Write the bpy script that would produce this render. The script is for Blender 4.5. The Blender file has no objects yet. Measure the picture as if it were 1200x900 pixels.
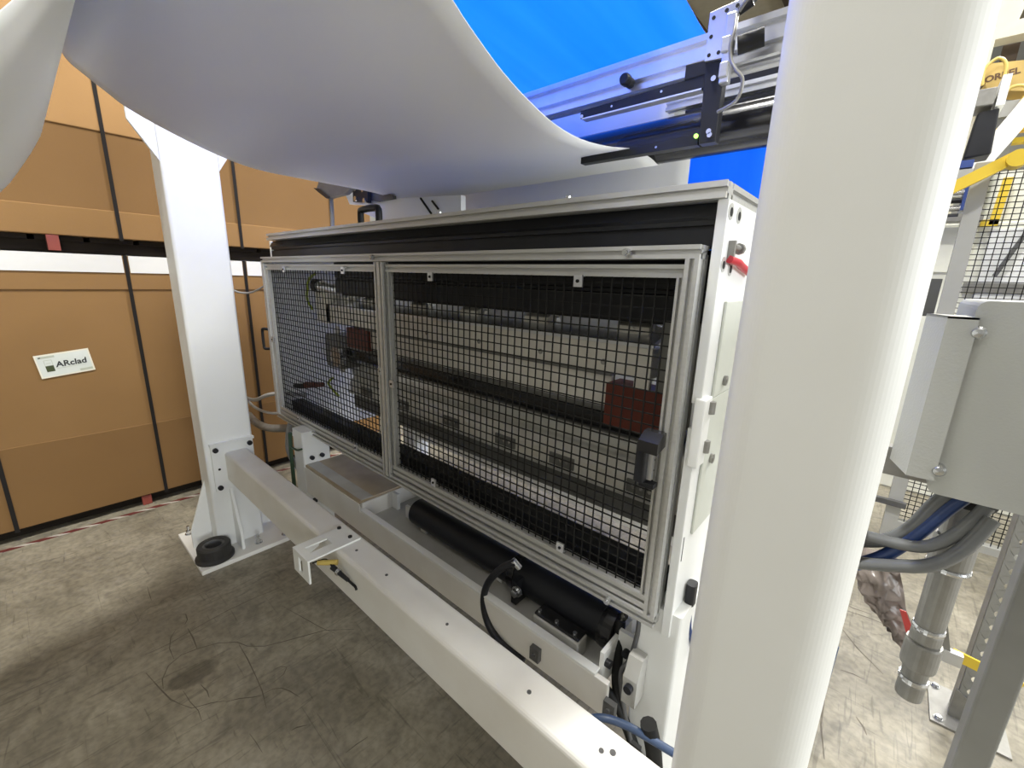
import bpy, math, random
from mathutils import Matrix, Vector
random.seed(7)
SC = bpy.context.scene
COL = SC.collection

# ---------------------------------------------------------------- camera
cam_d = bpy.data.cameras.new('camera')
cam = bpy.data.objects.new('camera', cam_d)
COL.objects.link(cam)
cam_d.sensor_width = 36.0
cam_d.lens = 502.0 / 1200.0 * 36.0
cam_d.clip_start = 0.02
Rm = Matrix(((0.7495, -0.1781, 0.6376), (0.6614, 0.1601, -0.7327), (0.0284, 0.9709, 0.2378)))
q = Rm.to_quaternion(); q.normalize()
cam.matrix_world = Matrix.Translation((0, 0, 1.4)) @ q.to_matrix().to_4x4()
SC.camera = cam

# ---------------------------------------------------------------- world, exposure
w = bpy.data.worlds.new('world'); SC.world = w; w.use_nodes = True
w.node_tree.nodes['Background'].inputs[0].default_value = (0.9, 0.95, 1.0, 1)
w.node_tree.nodes['Background'].inputs[1].default_value = 0.35
vs = SC.view_settings
vs.view_transform = 'Standard'; vs.look = 'None'; vs.gamma = 1.0; vs.use_curve_mapping = False
vs.exposure = -0.06
LAMP_COL = (1.0, 0.98, 0.925)
# ceiling luminaires: (x, y, size x, size y, watts)
LAMPS = [(2.4, 2.6, 1.0, 1.0, 130), (1.4, 6.5, 1.2, 1.2, 640), (-1.1, 0.12, 0.45, 0.45, 280), (2.4, -1.6, 1.0, 1.0, 15),
         (-1.1, 3.3, 1.0, 1.0, 170), (0.2, -3.6, 1.2, 1.2, 24)]
# daylight windows added out of view in the right wall for side light: (y, z, width, height, watts)
ADDED_WINDOWS = [(-1.6, 2.5, 2.2, 2.6, 230), (2.2, 2.6, 2.2, 2.6, 170), (5.6, 2.6, 2.2, 2.6, 330)]
DAY_COL = (0.93, 0.97, 1.0)
LAMP_Z = 5.6

# ---------------------------------------------------------------- materials
MATS = {}
def mat(name, col, rough=0.5, metal=0.0, col2=None, scale=8.0, amount=1.0, bump=0.0, bscale=60.0, stretch=None, detail=4.0,
        emit=None, trans=0.0, spec=0.5, aniso=None):
    m = bpy.data.materials.new(name); m.use_nodes = True
    nt = m.node_tree; b = nt.nodes['Principled BSDF']
    b.inputs['Roughness'].default_value = rough
    b.inputs['Metallic'].default_value = metal
    b.inputs['Specular IOR Level'].default_value = spec
    c1 = (*col, 1); c2 = (*(col2 or tuple(x * 0.9 for x in col)), 1)
    tc = nt.nodes.new('ShaderNodeTexCoord'); mp = nt.nodes.new('ShaderNodeMapping')
    nt.links.new(tc.outputs['Object'], mp.inputs[0])
    if stretch: mp.inputs['Scale'].default_value = stretch
    n = nt.nodes.new('ShaderNodeTexNoise'); n.inputs['Scale'].default_value = scale; n.inputs['Detail'].default_value = detail
    nt.links.new(mp.outputs[0], n.inputs['Vector'])
    r = nt.nodes.new('ShaderNodeValToRGB'); r.color_ramp.elements[0].position = 0.5 - 0.22 * amount; r.color_ramp.elements[1].position = 0.5 + 0.22 * amount
    r.color_ramp.elements[0].color = c2; r.color_ramp.elements[1].color = c1
    nt.links.new(n.outputs[0], r.inputs[0]); nt.links.new(r.outputs[0], b.inputs['Base Color'])
    if bump:
        n2 = nt.nodes.new('ShaderNodeTexNoise'); n2.inputs['Scale'].default_value = bscale; n2.inputs['Detail'].default_value = 3
        nt.links.new(mp.outputs[0], n2.inputs['Vector'])
        bp = nt.nodes.new('ShaderNodeBump'); bp.inputs['Strength'].default_value = bump; bp.inputs['Distance'].default_value = 0.004
        nt.links.new(n2.outputs[0], bp.inputs['Height']); nt.links.new(bp.outputs[0], b.inputs['Normal'])
    if emit:
        b.inputs['Emission Color'].default_value = (*emit[0], 1); b.inputs['Emission Strength'].default_value = emit[1]
    if trans:
        tr = nt.nodes.new('ShaderNodeBsdfTranslucent'); nt.links.new(r.outputs[0], tr.inputs[0])
        mx = nt.nodes.new('ShaderNodeMixShader'); mx.inputs[0].default_value = trans
        out = nt.nodes['Material Output']
        nt.links.new(b.outputs[0], mx.inputs[1]); nt.links.new(tr.outputs[0], mx.inputs[2]); nt.links.new(mx.outputs[0], out.inputs[0])
    MATS[name] = m
    return m

mat('white_paint', (0.84, 0.85, 0.83), 0.42, col2=(0.81, 0.815, 0.79), scale=5, bump=0.015, bscale=220)
mat('white_dusty', (0.85, 0.84, 0.80), 0.45, col2=(0.78, 0.755, 0.70), scale=7, detail=7, bump=0.06, bscale=160)
mat('pale_grey_paint', (0.60, 0.62, 0.56), 0.45)
mat('white_clean', (0.80, 0.81, 0.79), 0.35, col2=(0.80, 0.81, 0.80), scale=4)
mat('grey_tray', (0.52, 0.52, 0.49), 0.5, col2=(0.40, 0.39, 0.36), scale=9, detail=6)
mat('dirty_plate', (0.50, 0.41, 0.28), 0.3, col2=(0.33, 0.25, 0.155), scale=8, detail=7)  # brown holds both dirt and a painted reflection of the cartons
mat('aluminium', (0.60, 0.60, 0.58), 0.42, 0.6, col2=(0.53, 0.53, 0.51), scale=30, stretch=(0.15, 4, 4))
mat('bright_aluminium', (0.80, 0.81, 0.83), 0.28, 0.8, col2=(0.74, 0.75, 0.77), scale=20)
mat('bar_metal', (0.80, 0.79, 0.74), 0.42, 0.25, col2=(0.71, 0.68, 0.61), scale=7)
mat('dark_metal', (0.20, 0.20, 0.19), 0.42, 0.3, col2=(0.15, 0.15, 0.14), scale=8)
mat('roller_metal', (0.74, 0.74, 0.71), 0.3, 0.55, col2=(0.66, 0.66, 0.63), scale=6)
mat('chrome', (0.66, 0.67, 0.69), 0.22, 0.95, col2=(0.55, 0.56, 0.57), scale=12)
mat('galvanised', (0.30, 0.295, 0.275), 0.42, 0.5, col2=(0.23, 0.225, 0.21), scale=26, detail=6)
mat('black_satin', (0.012, 0.0125, 0.015), 0.4, spec=0.3, col2=(0.020, 0.021, 0.025), scale=6)
mat('black_matte', (0.012, 0.012, 0.012), 0.6, spec=0.25, col2=(0.018, 0.018, 0.017), scale=30)
mat('black_gloss', (0.012, 0.012, 0.014), 0.16, col2=(0.018, 0.018, 0.02), scale=9)
mat('rubber', (0.022, 0.021, 0.02), 0.55, col2=(0.035, 0.033, 0.03), scale=25)
mat('dark_grey', (0.11, 0.11, 0.11), 0.5, col2=(0.08, 0.08, 0.08), scale=20)
mat('cable_grey', (0.36, 0.36, 0.35), 0.5, col2=(0.30, 0.30, 0.29), scale=20)
mat('hose_clear', (0.17, 0.175, 0.175), 0.2, col2=(0.11, 0.115, 0.12), scale=14)
mat('hose_blue', (0.03, 0.065, 0.20), 0.3, col2=(0.02, 0.045, 0.15), scale=10)
mat('blue_cable', (0.045, 0.075, 0.15), 0.4, col2=(0.035, 0.06, 0.12), scale=10)
mat('red_block', (0.14, 0.023, 0.010), 0.5, col2=(0.105, 0.017, 0.008), scale=8)
mat('red_wood', (0.26, 0.05, 0.035), 0.6, col2=(0.18, 0.035, 0.025), scale=12)
mat('red_wire', (0.55, 0.02, 0.04), 0.4, col2=(0.45, 0.02, 0.03), scale=12)
mat('yellow', (0.78, 0.56, 0.05), 0.45, col2=(0.70, 0.49, 0.04), scale=8)
mat('yellow_cable', (0.62, 0.47, 0.13), 0.45, col2=(0.52, 0.38, 0.10), scale=8)
mat('green_wire', (0.35, 0.45, 0.03), 0.45, col2=(0.28, 0.36, 0.02), scale=8)
mat('dark_green', (0.04, 0.085, 0.045), 0.4, col2=(0.03, 0.065, 0.035), scale=8)
mat('kraft', (0.261, 0.149, 0.059), 0.75, spec=0.2, col2=(0.234, 0.133, 0.052), scale=2.2, detail=6, bump=0.05, bscale=90)
mat('kraft_dark', (0.211, 0.119, 0.046), 0.75, spec=0.2, col2=(0.191, 0.106, 0.041), scale=2.5, detail=6, bump=0.05, bscale=90)
mat('kraft_light', (0.375, 0.218, 0.090), 0.75, spec=0.2, col2=(0.34, 0.197, 0.082), scale=2.4, detail=6, bump=0.05, bscale=90)
mat('strap_black', (0.014, 0.012, 0.011), 0.5, spec=0.2)
mat('corner_board', (0.70, 0.70, 0.68), 0.55, col2=(0.66, 0.66, 0.64), scale=6)
mat('pallet_wood', (0.026, 0.02, 0.014), 0.85, spec=0.15, col2=(0.015, 0.011, 0.008), scale=10, stretch=(4, 0.5, 4))
mat('label_paper', (0.66, 0.69, 0.65), 0.4, col2=(0.60, 0.64, 0.59), scale=14)
mat('label_border', (0.80, 0.76, 0.62), 0.4)
mat('label_shade', (0.40, 0.43, 0.34), 0.4, col2=(0.48, 0.51, 0.42), scale=20)
mat('ink', (0.02, 0.022, 0.02), 0.5)
mat('ink_green', (0.04, 0.055, 0.012), 0.5)
mat('ink_brown', (0.10, 0.05, 0.02), 0.5)
mat('web_white', (0.90, 0.905, 0.885), 0.5, col2=(0.885, 0.89, 0.87), scale=1.6, trans=0.17)
mat('web_blue', (0.08, 0.36, 0.98), 0.38, col2=(0.05, 0.31, 0.92), scale=1.5, stretch=(6, 0.4, 1), trans=0.8)
mat('enclosure_grey', (0.42, 0.425, 0.40), 0.5, col2=(0.395, 0.40, 0.375), scale=5, bump=0.12, bscale=260)
mat('post_grey', (0.26, 0.26, 0.245), 0.5, col2=(0.22, 0.22, 0.205), scale=9)
mat('bag_plastic', (0.46, 0.40, 0.36), 0.2, col2=(0.28, 0.235, 0.21), scale=14, trans=0.5)
mat('red_plastic', (0.62, 0.10, 0.09), 0.3, trans=0.3)
mat('fence_grey', (0.40, 0.40, 0.37), 0.5)
mat('cabinet_cream', (0.80, 0.80, 0.70), 0.5)
mat('cabinet_blue', (0.03, 0.06, 0.22), 0.4)
mat('beige_paint', (0.62, 0.60, 0.50), 0.5)
mat('brown_dark', (0.06, 0.04, 0.025), 0.6)
mat('carton_yellow', (0.50, 0.36, 0.12), 0.7, col2=(0.44, 0.31, 0.10), scale=6)
mat('ceiling_panel', (0.42, 0.38, 0.29), 0.8)
mat('wall_panel', (0.34, 0.34, 0.32), 0.8, col2=(0.30, 0.30, 0.28), scale=2)
mat('lamp_glow', (0.9, 0.9, 0.9), 0.5, emit=((1.0, 0.96, 0.88), 6.0))
mat('window_glow', (0.9, 0.9, 0.9), 0.5, emit=((0.93, 0.97, 1.0), 2.0))
mat('crack_dark', (0.085, 0.072, 0.052), 0.7, col2=(0.14, 0.12, 0.09), scale=30)
mat('led_green', (0.2, 0.8, 0.1), 0.4, emit=((0.45, 1.0, 0.12), 3.0))
mat('tape_red', (0.14, 0.028, 0.022), 0.5, col2=(0.10, 0.02, 0.018), scale=20)  # darkened, the shade beside the cartons is put into the tape colour
mat('tape_white', (0.50, 0.46, 0.40), 0.5, col2=(0.34, 0.31, 0.27), scale=20)  # dulled the same way, shade put into the white

def floor_material():
    m = bpy.data.materials.new('concrete'); m.use_nodes = True; nt = m.node_tree; L = nt.links
    b = nt.nodes['Principled BSDF']
    tc = nt.nodes.new('ShaderNodeTexCoord')
    def noise(scale, detail=5, dist=0.0, stretch=None):
        n = nt.nodes.new('ShaderNodeTexNoise'); n.inputs['Scale'].default_value = scale; n.inputs['Detail'].default_value = detail; n.inputs['Distortion'].default_value = dist
        if stretch:
            mp = nt.nodes.new('ShaderNodeMapping'); mp.inputs['Scale'].default_value = stretch[:3]; mp.inputs['Rotation'].default_value = (0, 0, stretch[3])
            L.new(tc.outputs['Object'], mp.inputs[0]); L.new(mp.outputs[0], n.inputs['Vector'])
        else: L.new(tc.outputs['Object'], n.inputs['Vector'])
        return n.outputs[0]
    def ramp(v, p0, p1, c0, c1):
        r = nt.nodes.new('ShaderNodeValToRGB'); e = r.color_ramp.elements
        e[0].position = p0; e[1].position = p1; e[0].color = c0; e[1].color = c1; L.new(v, r.inputs[0]); return r.outputs[0]
    def mul(a, c, f=1.0):
        x = nt.nodes.new('ShaderNodeMix'); x.data_type = 'RGBA'; x.blend_type = 'MULTIPLY'; x.inputs[0].default_value = f
        L.new(a, x.inputs[6]); L.new(c, x.inputs[7]); return x.outputs[2]
    def math_(op, a, c=None, v=None):
        x = nt.nodes.new('ShaderNodeMath'); x.operation = op; L.new(a, x.inputs[0])
        if c is not None: L.new(c, x.inputs[1])
        elif v is not None: x.inputs[1].default_value = v
        return x.outputs[0]
    g = lambda x: (x, x, x, 1)
    base = ramp(noise(2.2, 8, 0.4), 0.3, 0.7, (0.21, 0.188, 0.138, 1), (0.35, 0.318, 0.245, 1))
    base = mul(base, ramp(noise(6, 10, 1.6), 0.34, 0.62, g(0.74), g(1.06)))
    base = mul(base, ramp(noise(46, 6), 0.34, 0.6, g(0.78), g(1.05)))
    # thin directional scratches and scuffs
    base = mul(base, ramp(noise(3.0, 6, 2.0, (14, 1.2, 1, 0.5)), 0.33, 0.42, g(0.72), g(1.0)))
    base = mul(base, ramp(noise(2.0, 6, 3.0, (1.0, 12, 1, -0.2)), 0.30, 0.37, g(0.70), g(1.0)))
    # hairline cracks
    v = nt.nodes.new('ShaderNodeTexVoronoi'); v.feature = 'DISTANCE_TO_EDGE'; v.inputs['Scale'].default_value = 0.7
    mpv = nt.nodes.new('ShaderNodeMapping'); wn = nt.nodes.new('ShaderNodeTexNoise'); wn.inputs['Scale'].default_value = 2.5; wn.inputs['Detail'].default_value = 6
    L.new(tc.outputs['Object'], wn.inputs['Vector'])
    va = nt.nodes.new('ShaderNodeVectorMath'); va.operation = 'MULTIPLY_ADD'; L.new(wn.outputs[1], va.inputs[0]); va.inputs[1].default_value = (0.7, 0.7, 0); L.new(tc.outputs['Object'], va.inputs[2])
    L.new(va.outputs[0], v.inputs['Vector'])
    crack = ramp(v.outputs[0], 0.0, 0.004, g(0.55), g(1.0))
    base = mul(base, crack, 0.6)
    # old round patch with a dark rim
    sx = nt.nodes.new('ShaderNodeSeparateXYZ'); L.new(tc.outputs['Object'], sx.inputs[0])
    dx = math_('ADD', sx.outputs[0], v=1.64); dy = math_('ADD', sx.outputs[1], v=-0.23)
    dx = math_('DIVIDE', dx, v=0.11); dy = math_('DIVIDE', dy, v=0.155)
    r2 = math_('SQRT', math_('ADD', math_('MULTIPLY', dx, dx), math_('MULTIPLY', dy, dy)))
    r2 = math_('ADD', r2, math_('MULTIPLY', math_('ADD', noise(6, 4), v=-0.5), v=0.9))
    base = mul(base, ramp(math_('ADD', r2, math_('MULTIPLY', noise(16, 5), v=0.9)), 0.85, 1.5, g(0.58), g(1.0)))
    L.new(base, b.inputs['Base Color'])
    L.new(ramp(noise(6, 6), 0.3, 0.7, g(0.34), g(0.55)), b.inputs['Roughness'])
    bp = nt.nodes.new('ShaderNodeBump'); bp.inputs['Strength'].default_value = 0.15; bp.inputs['Distance'].default_value = 0.004
    L.new(noise(30, 6), bp.inputs['Height']); L.new(bp.outputs[0], b.inputs['Normal'])
    MATS['concrete'] = m
floor_material()

# ---------------------------------------------------------------- mesh helpers
class MB:
    def __init__(s): s.v = []; s.f = []; s.sm = []
    def add(s, vs, fs, smooth=False):
        o = len(s.v); s.v += [tuple(p) for p in vs]
        for f in fs: s.f.append(tuple(i + o for i in f)); s.sm.append(smooth)
        return s
    def box(s, x0, x1, y0, y1, z0, z1):
        vs = [(x, y, z) for x in (x0, x1) for y in (y0, y1) for z in (z0, z1)]
        return s.add(vs, [(0, 1, 3, 2), (4, 6, 7, 5), (0, 4, 5, 1), (2, 3, 7, 6), (0, 2, 6, 4), (1, 5, 7, 3)])
    def obox(s, c, size, rot):
        M = Matrix.Translation(c) @ rot.to_4x4(); h = [x / 2 for x in size]
        vs = [M @ Vector((x, y, z)) for x in (-h[0], h[0]) for y in (-h[1], h[1]) for z in (-h[2], h[2])]
        return s.add(vs, [(0, 1, 3, 2), (4, 6, 7, 5), (0, 4, 5, 1), (2, 3, 7, 6), (0, 2, 6, 4), (1, 5, 7, 3)])
    def bar(s, p0, p1, wd, th, up=(0, 0, 1)):
        p0 = Vector(p0); p1 = Vector(p1); d = (p1 - p0); ln = d.length; d.normalize()
        u = Vector(up); a = d.cross(u)
        if a.length < 1e-4: a = d.cross(Vector((1, 0, 0)))
        a.normalize(); n = a.cross(d).normalized()
        R = Matrix((d, a, n)).transposed()
        return s.obox((p0 + p1) / 2, (ln, wd, th), R)
    def cyl(s, p0, p1, r, n=18, r2=None, cap=True):
        p0 = Vector(p0); p1 = Vector(p1); d = (p1 - p0).normalized(); r2 = r if r2 is None else r2
        a = d.orthogonal().normalized(); b = d.cross(a)
        vs = []
        for k in range(n):
            t = 2 * math.pi * k / n; o = a * math.cos(t) + b * math.sin(t)
            vs.append(p0 + o * r); vs.append(p1 + o * r2)
        s.add(vs, [(2 * k, 2 * ((k + 1) % n), 2 * ((k + 1) % n) + 1, 2 * k + 1) for k in range(n)], True)
        if cap:
            s.add(vs[0::2], [tuple(range(n))[::-1]]); s.add(vs[1::2], [tuple(range(n))])
        return s
    def lathe(s, base, axis, prof, n=24, close=False):
        base = Vector(base); d = Vector(axis).normalized(); a = d.orthogonal().normalized(); b = d.cross(a)
        vs = []; m = len(prof)
        for k in range(n):
            t = 2 * math.pi * k / n; o = a * math.cos(t) + b * math.sin(t)
            for (r, h) in prof: vs.append(base + d * h + o * r)
        fs = []
        for k in range(n):
            k2 = (k + 1) % n
            for j in range(m if close else m - 1):
                j2 = (j + 1) % m
                fs.append((k * m + j, k2 * m + j, k2 * m + j2, k * m + j2))
        return s.add(vs, fs, False)
    def prism(s, poly, ax, a0, a1):
        # poly in the two other axes in cyclic order: x -> (y,z), y -> (x,z), z -> (x,y)
        n = len(poly)
        def P(u, v, a): return {'x': (a, u, v), 'y': (u, a, v), 'z': (u, v, a)}[ax]
        vs = [P(u, v, a0) for u, v in poly] + [P(u, v, a1) for u, v in poly]
        return s.add(vs, [tuple(range(n))[::-1], tuple(range(n, 2 * n))] + [(i, (i + 1) % n, n + (i + 1) % n, n + i) for i in range(n)])
    def tube(s, pts, r, n=8, sub=6):
        pts = [Vector(p) for p in pts]
        P = []
        if sub > 1 and len(pts) > 2:
            for i in range(len(pts) - 1):
                p0 = pts[max(i - 1, 0)]; p1 = pts[i]; p2 = pts[i + 1]; p3 = pts[min(i + 2, len(pts) - 1)]
                for k in range(sub):
                    t = k / sub
                    P.append(0.5 * ((2 * p1) + (p2 - p0) * t + (2 * p0 - 5 * p1 + 4 * p2 - p3) * t * t + (3 * p1 - p0 - 3 * p2 + p3) * t ** 3))
            P.append(pts[-1])
        else: P = pts
        vs = []; a = None
        for i, p in enumerate(P):
            d = (P[min(i + 1, len(P) - 1)] - P[max(i - 1, 0)]).normalized()
            if a is None: a = d.orthogonal().normalized()
            else:
                a = a - d * a.dot(d); a.normalize()
            b = d.cross(a)
            for k in range(n):
                t = 2 * math.pi * k / n; vs.append(p + (a * math.cos(t) + b * math.sin(t)) * r)
        m = len(P)
        fs = [(i * n + k, i * n + (k + 1) % n, (i + 1) * n + (k + 1) % n, (i + 1) * n + k) for i in range(m - 1) for k in range(n)]
        s.add(vs, fs, True)
        s.add(vs[:n], [tuple(range(n))[::-1]]); s.add(vs[-n:], [tuple(range(n))])
        return s
    def rbox(s, x0, x1, y0, y1, z0, z1, r, ax='z', k=4):
        # box with its four edges along ax rounded
        if ax == 'z': u0, u1, v0, v1, a0, a1 = x0, x1, y0, y1, z0, z1
        elif ax == 'x': u0, u1, v0, v1, a0, a1 = y0, y1, z0, z1, x0, x1
        else: u0, u1, v0, v1, a0, a1 = x0, x1, z0, z1, y0, y1
        poly = []
        for cu, cv, t0 in ((u1 - r, v1 - r, 0), (u0 + r, v1 - r, 90), (u0 + r, v0 + r, 180), (u1 - r, v0 + r, 270)):
            for i in range(k + 1):
                t = math.radians(t0 + 90 * i / k); poly.append((cu + r * math.cos(t), cv + r * math.sin(t)))
        return s.prism(poly, ax, a0, a1)
    def slot_bar(s, ax, a0, a1, u0, u1, v0, v1, nu=1, nv=1, sw=0.0090, sd=0.0095):
        # T-slot aluminium profile: notches on every side
        def side(l, n):
            p = [0.0]; out = []
            for i in range(n):
                c = l * (i + 0.5) / n; out.append((c - sw / 2, c + sw / 2))
            return out
        poly = [(u0, v0)]
        for a, b in side(u1 - u0, nu): poly += [(u0 + a, v0), (u0 + a, v0 + sd), (u0 + b, v0 + sd), (u0 + b, v0)]
        poly.append((u1, v0))
        for a, b in side(v1 - v0, nv): poly += [(u1, v0 + a), (u1 - sd, v0 + a), (u1 - sd, v0 + b), (u1, v0 + b)]
        poly.append((u1, v1))
        for a, b in side(u1 - u0, nu)[::-1]: poly += [(u0 + b, v1), (u0 + b, v1 - sd), (u0 + a, v1 - sd), (u0 + a, v1)]
        poly.append((u0, v1))
        for a, b in side(v1 - v0, nv)[::-1]: poly += [(u0, v0 + b), (u0 + sd, v0 + b), (u0 + sd, v0 + a), (u0, v0 + a)]
        return s.prism(poly, ax, a0, a1)
    def grid(s, rows, smooth=True):
        n = len(rows[0]); m = len(rows)
        return s.add([p for r in rows for p in r], [(i * n + j, i * n + j + 1, (i + 1) * n + j + 1, (i + 1) * n + j) for i in range(m - 1) for j in range(n - 1)], smooth)

def root_loc(o):
    while o is not None and o.parent is not None: o = o.parent
    return Vector(o.location) if o is not None else Vector((0, 0, 0))

def obj(name, mb, material, parent=None, label=None, cat=None, group=None, kind=None, loc=None, bevel=0.0, thick=0.0):
    org = root_loc(parent) if parent is not None else Vector(loc or (0, 0, 0))
    me = bpy.data.meshes.new(name)
    me.from_pydata([tuple(Vector(p) - org) for p in mb.v], [], mb.f)
    me.polygons.foreach_set('use_smooth', mb.sm)
    me.update()
    me.materials.append(MATS[material])
    o = bpy.data.objects.new(name, me); COL.objects.link(o)
    if parent is not None: o.parent = parent
    else: o.location = org
    if bevel:
        b = o.modifiers.new('bevel', 'BEVEL'); b.width = bevel; b.segments = 2; b.limit_method = 'ANGLE'
    if thick:
        sd = o.modifiers.new('thickness', 'SOLIDIFY'); sd.thickness = thick; sd.offset = 0
    tag(o, label, cat, group, kind)
    return o
def tag(o, label=None, cat=None, group=None, kind=None):
    for k, v in (('label', label), ('category', cat), ('group', group), ('kind', kind)):
        if v: o[k] = v
def thing(name, label, cat, loc, group=None):
    o = bpy.data.objects.new(name, None); COL.objects.link(o); o.location = loc; o.empty_display_size = 0.1
    tag(o, label, cat, group); return o
def share(src, name, offset, parent=None):
    c = src.copy(); COL.objects.link(c); c.name = name; c.location = Vector(src.location) + Vector(offset)
    if parent is not None: c.parent = parent
    return c
def text(name, body, size, M, material, parent, bold=0.0, shear=0.0, depth=0.0006, xscale=1.0):
    cu = bpy.data.curves.new('t', 'FONT'); cu.body = body; cu.size = size; cu.offset = bold; cu.shear = shear; cu.extrude = depth; cu.resolution_u = 3
    t = bpy.data.objects.new('t', cu); COL.objects.link(t)
    dg = bpy.context.evaluated_depsgraph_get(); dg.update()
    me = bpy.data.meshes.new_from_object(t.evaluated_get(dg))
    bpy.data.objects.remove(t); bpy.data.curves.remove(cu)
    org = root_loc(parent)
    me.transform(Matrix.Translation(-org) @ M @ Matrix.Diagonal((xscale, 1, 1, 1)))
    me.materials.clear(); me.materials.append(MATS[material])
    o = bpy.data.objects.new(name, me); COL.objects.link(o); o.parent = parent
    return o
def bolt_mb(p, axis, r=0.008, h=0.007):
    m = MB(); p = Vector(p); d = Vector(axis).normalized()
    m.cyl(p, p + d * h * 0.35, r * 1.35, 14); m.cyl(p + d * h * 0.35, p + d * h, r, 6)
    return m

# ================================================================ the hall
floor_o = obj('floor', MB().box(-7, 8, -6, 14, -0.1, 0), 'concrete', kind='structure')
CRACKS = [([(-1.865, 0.104), (-1.861, 0.173), (-1.883, 0.296), (-1.893, 0.391), (-1.891, 0.497), (-1.873, 0.608)], 3), ([(-1.648, 0.118), (-1.695, 0.124), (-1.747, 0.151), (-1.768, 0.194), (-1.756, 0.244), (-1.732, 0.3), (-1.684, 0.352), (-1.633, 0.373), (-1.586, 0.417), (-1.559, 0.469), (-1.524, 0.544), (-1.495, 0.607), (-1.413, 0.692)], 3.5), ([(-1.767, 0.091), (-1.656, 0.111), (-1.583, 0.126), (-1.542, 0.143)], 4), ([(-1.9, 0.242), (-1.829, 0.244), (-1.759, 0.241)], 4), ([(-1.766, 0.171), (-1.834, 0.171), (-1.892, 0.186), (-1.927, 0.21)], 3), ([(-1.667, 0.354), (-1.57, 0.353), (-1.472, 0.348), (-1.394, 0.342), (-1.319, 0.329)], 3), ([(-1.441, 0.247), (-1.422, 0.28), (-1.392, 0.315), (-1.378, 0.337)], 4), ([(-1.382, 0.338), (-1.376, 0.37), (-1.359, 0.391), (-1.325, 0.406), (-1.278, 0.419)], 3), ([(-1.455, 0.399), (-1.449, 0.422), (-1.43, 0.437), (-1.409, 0.418), (-1.401, 0.379)], 2.5), ([(-1.757, 0.545), (-1.637, 0.575), (-1.524, 0.603), (-1.449, 0.629)], 2.5), ([(-1.589, 0.162), (-1.528, 0.167), (-1.473, 0.177), (-1.425, 0.175)], 3), ([(-1.542, 0.143), (-1.497, 0.165), (-1.472, 0.213), (-1.445, 0.248)], 3), ([(-1.575, 0.208), (-1.531, 0.216), (-1.499, 0.214)], 4), ([(-1.554, 0.221), (-1.561, 0.248), (-1.563, 0.275)], 3), ([(-1.0, 0.436), (-0.999, 0.47), (-0.993, 0.506)], 3), ([(-1.187, 0.354), (-1.184, 0.369), (-1.167, 0.395)], 5), ([(-2.313, 0.182), (-2.247, 0.179), (-2.193, 0.177)], 3), ([(-2.012, 0.238), (-1.993, 0.256), (-1.954, 0.253), (-1.929, 0.238)], 3), ([(-1.271, 0.263), (-1.229, 0.267), (-1.182, 0.269)], 2.5)]
CRACKS += [(l, 6) for l in [[(0.07, 2.097), (0.132, 2.007), (0.213, 1.925)], [(0.074, 2.234), (0.163, 2.25), (0.248, 2.252)], [(0.055, 2.287), (0.102, 2.275), (0.168, 2.287)], [(0.148, 1.646), (0.169, 1.619), (0.179, 1.592)], [(0.091, 1.836), (0.129, 1.847), (0.159, 1.846)], [(0.042, 1.923), (0.056, 1.732), (0.063, 1.529), (0.085, 1.409)], [(0.273, 1.982), (0.264, 1.925), (0.273, 1.878)]]]
for pts, wd in CRACKS:
    m = MB(); n = len(pts); rows = []
    for i, (x, y) in enumerate(pts):
        xa, ya = pts[max(i - 1, 0)]; xb, yb = pts[min(i + 1, n - 1)]
        d = math.hypot(xb - xa, yb - ya) or 1; nx, ny = -(yb - ya) / d, (xb - xa) / d
        h = wd * .00055 * (0.35 if i in (0, n - 1) else random.uniform(.7, 1.2))
        rows.append([(x + nx * h, y + ny * h, .0004), (x - nx * h, y - ny * h, .0004)])
    obj('crack', m.grid(rows, False), 'crack_dark', floor_o)
obj('wall_back', MB().box(-7, 8, 14, 14.2, 0, 6.5), 'wall_panel', kind='structure')
obj('wall_left', MB().box(-7.2, -7, -6, 14, 0, 6.5), 'wall_panel', kind='structure')
obj('wall_right', MB().box(8, 8.2, -6, 14, 0, 6.5), 'wall_panel', kind='structure')
obj('wall_front', MB().box(-7, 8, -6.2, -6, 0, 6.5), 'wall_panel', kind='structure')
ceil = obj('ceiling', MB().box(-7, 8, -6, 14, 6.5, 6.6), 'ceiling_panel', kind='structure')
for yb in (-4, -1, 2, 5, 8, 11):
    obj('ceiling_beam', MB().box(-7, 8, yb, yb + 0.18, 6.15, 6.5), 'beige_paint', ceil)
for xb in (-5.5, -4, -2.5, -1, 0.5, 2, 3.5, 5, 6.5):
    obj('purlin', MB().box(xb, xb + 0.08, -6, 14, 6.4, 6.5), 'brown_dark', ceil)

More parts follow.
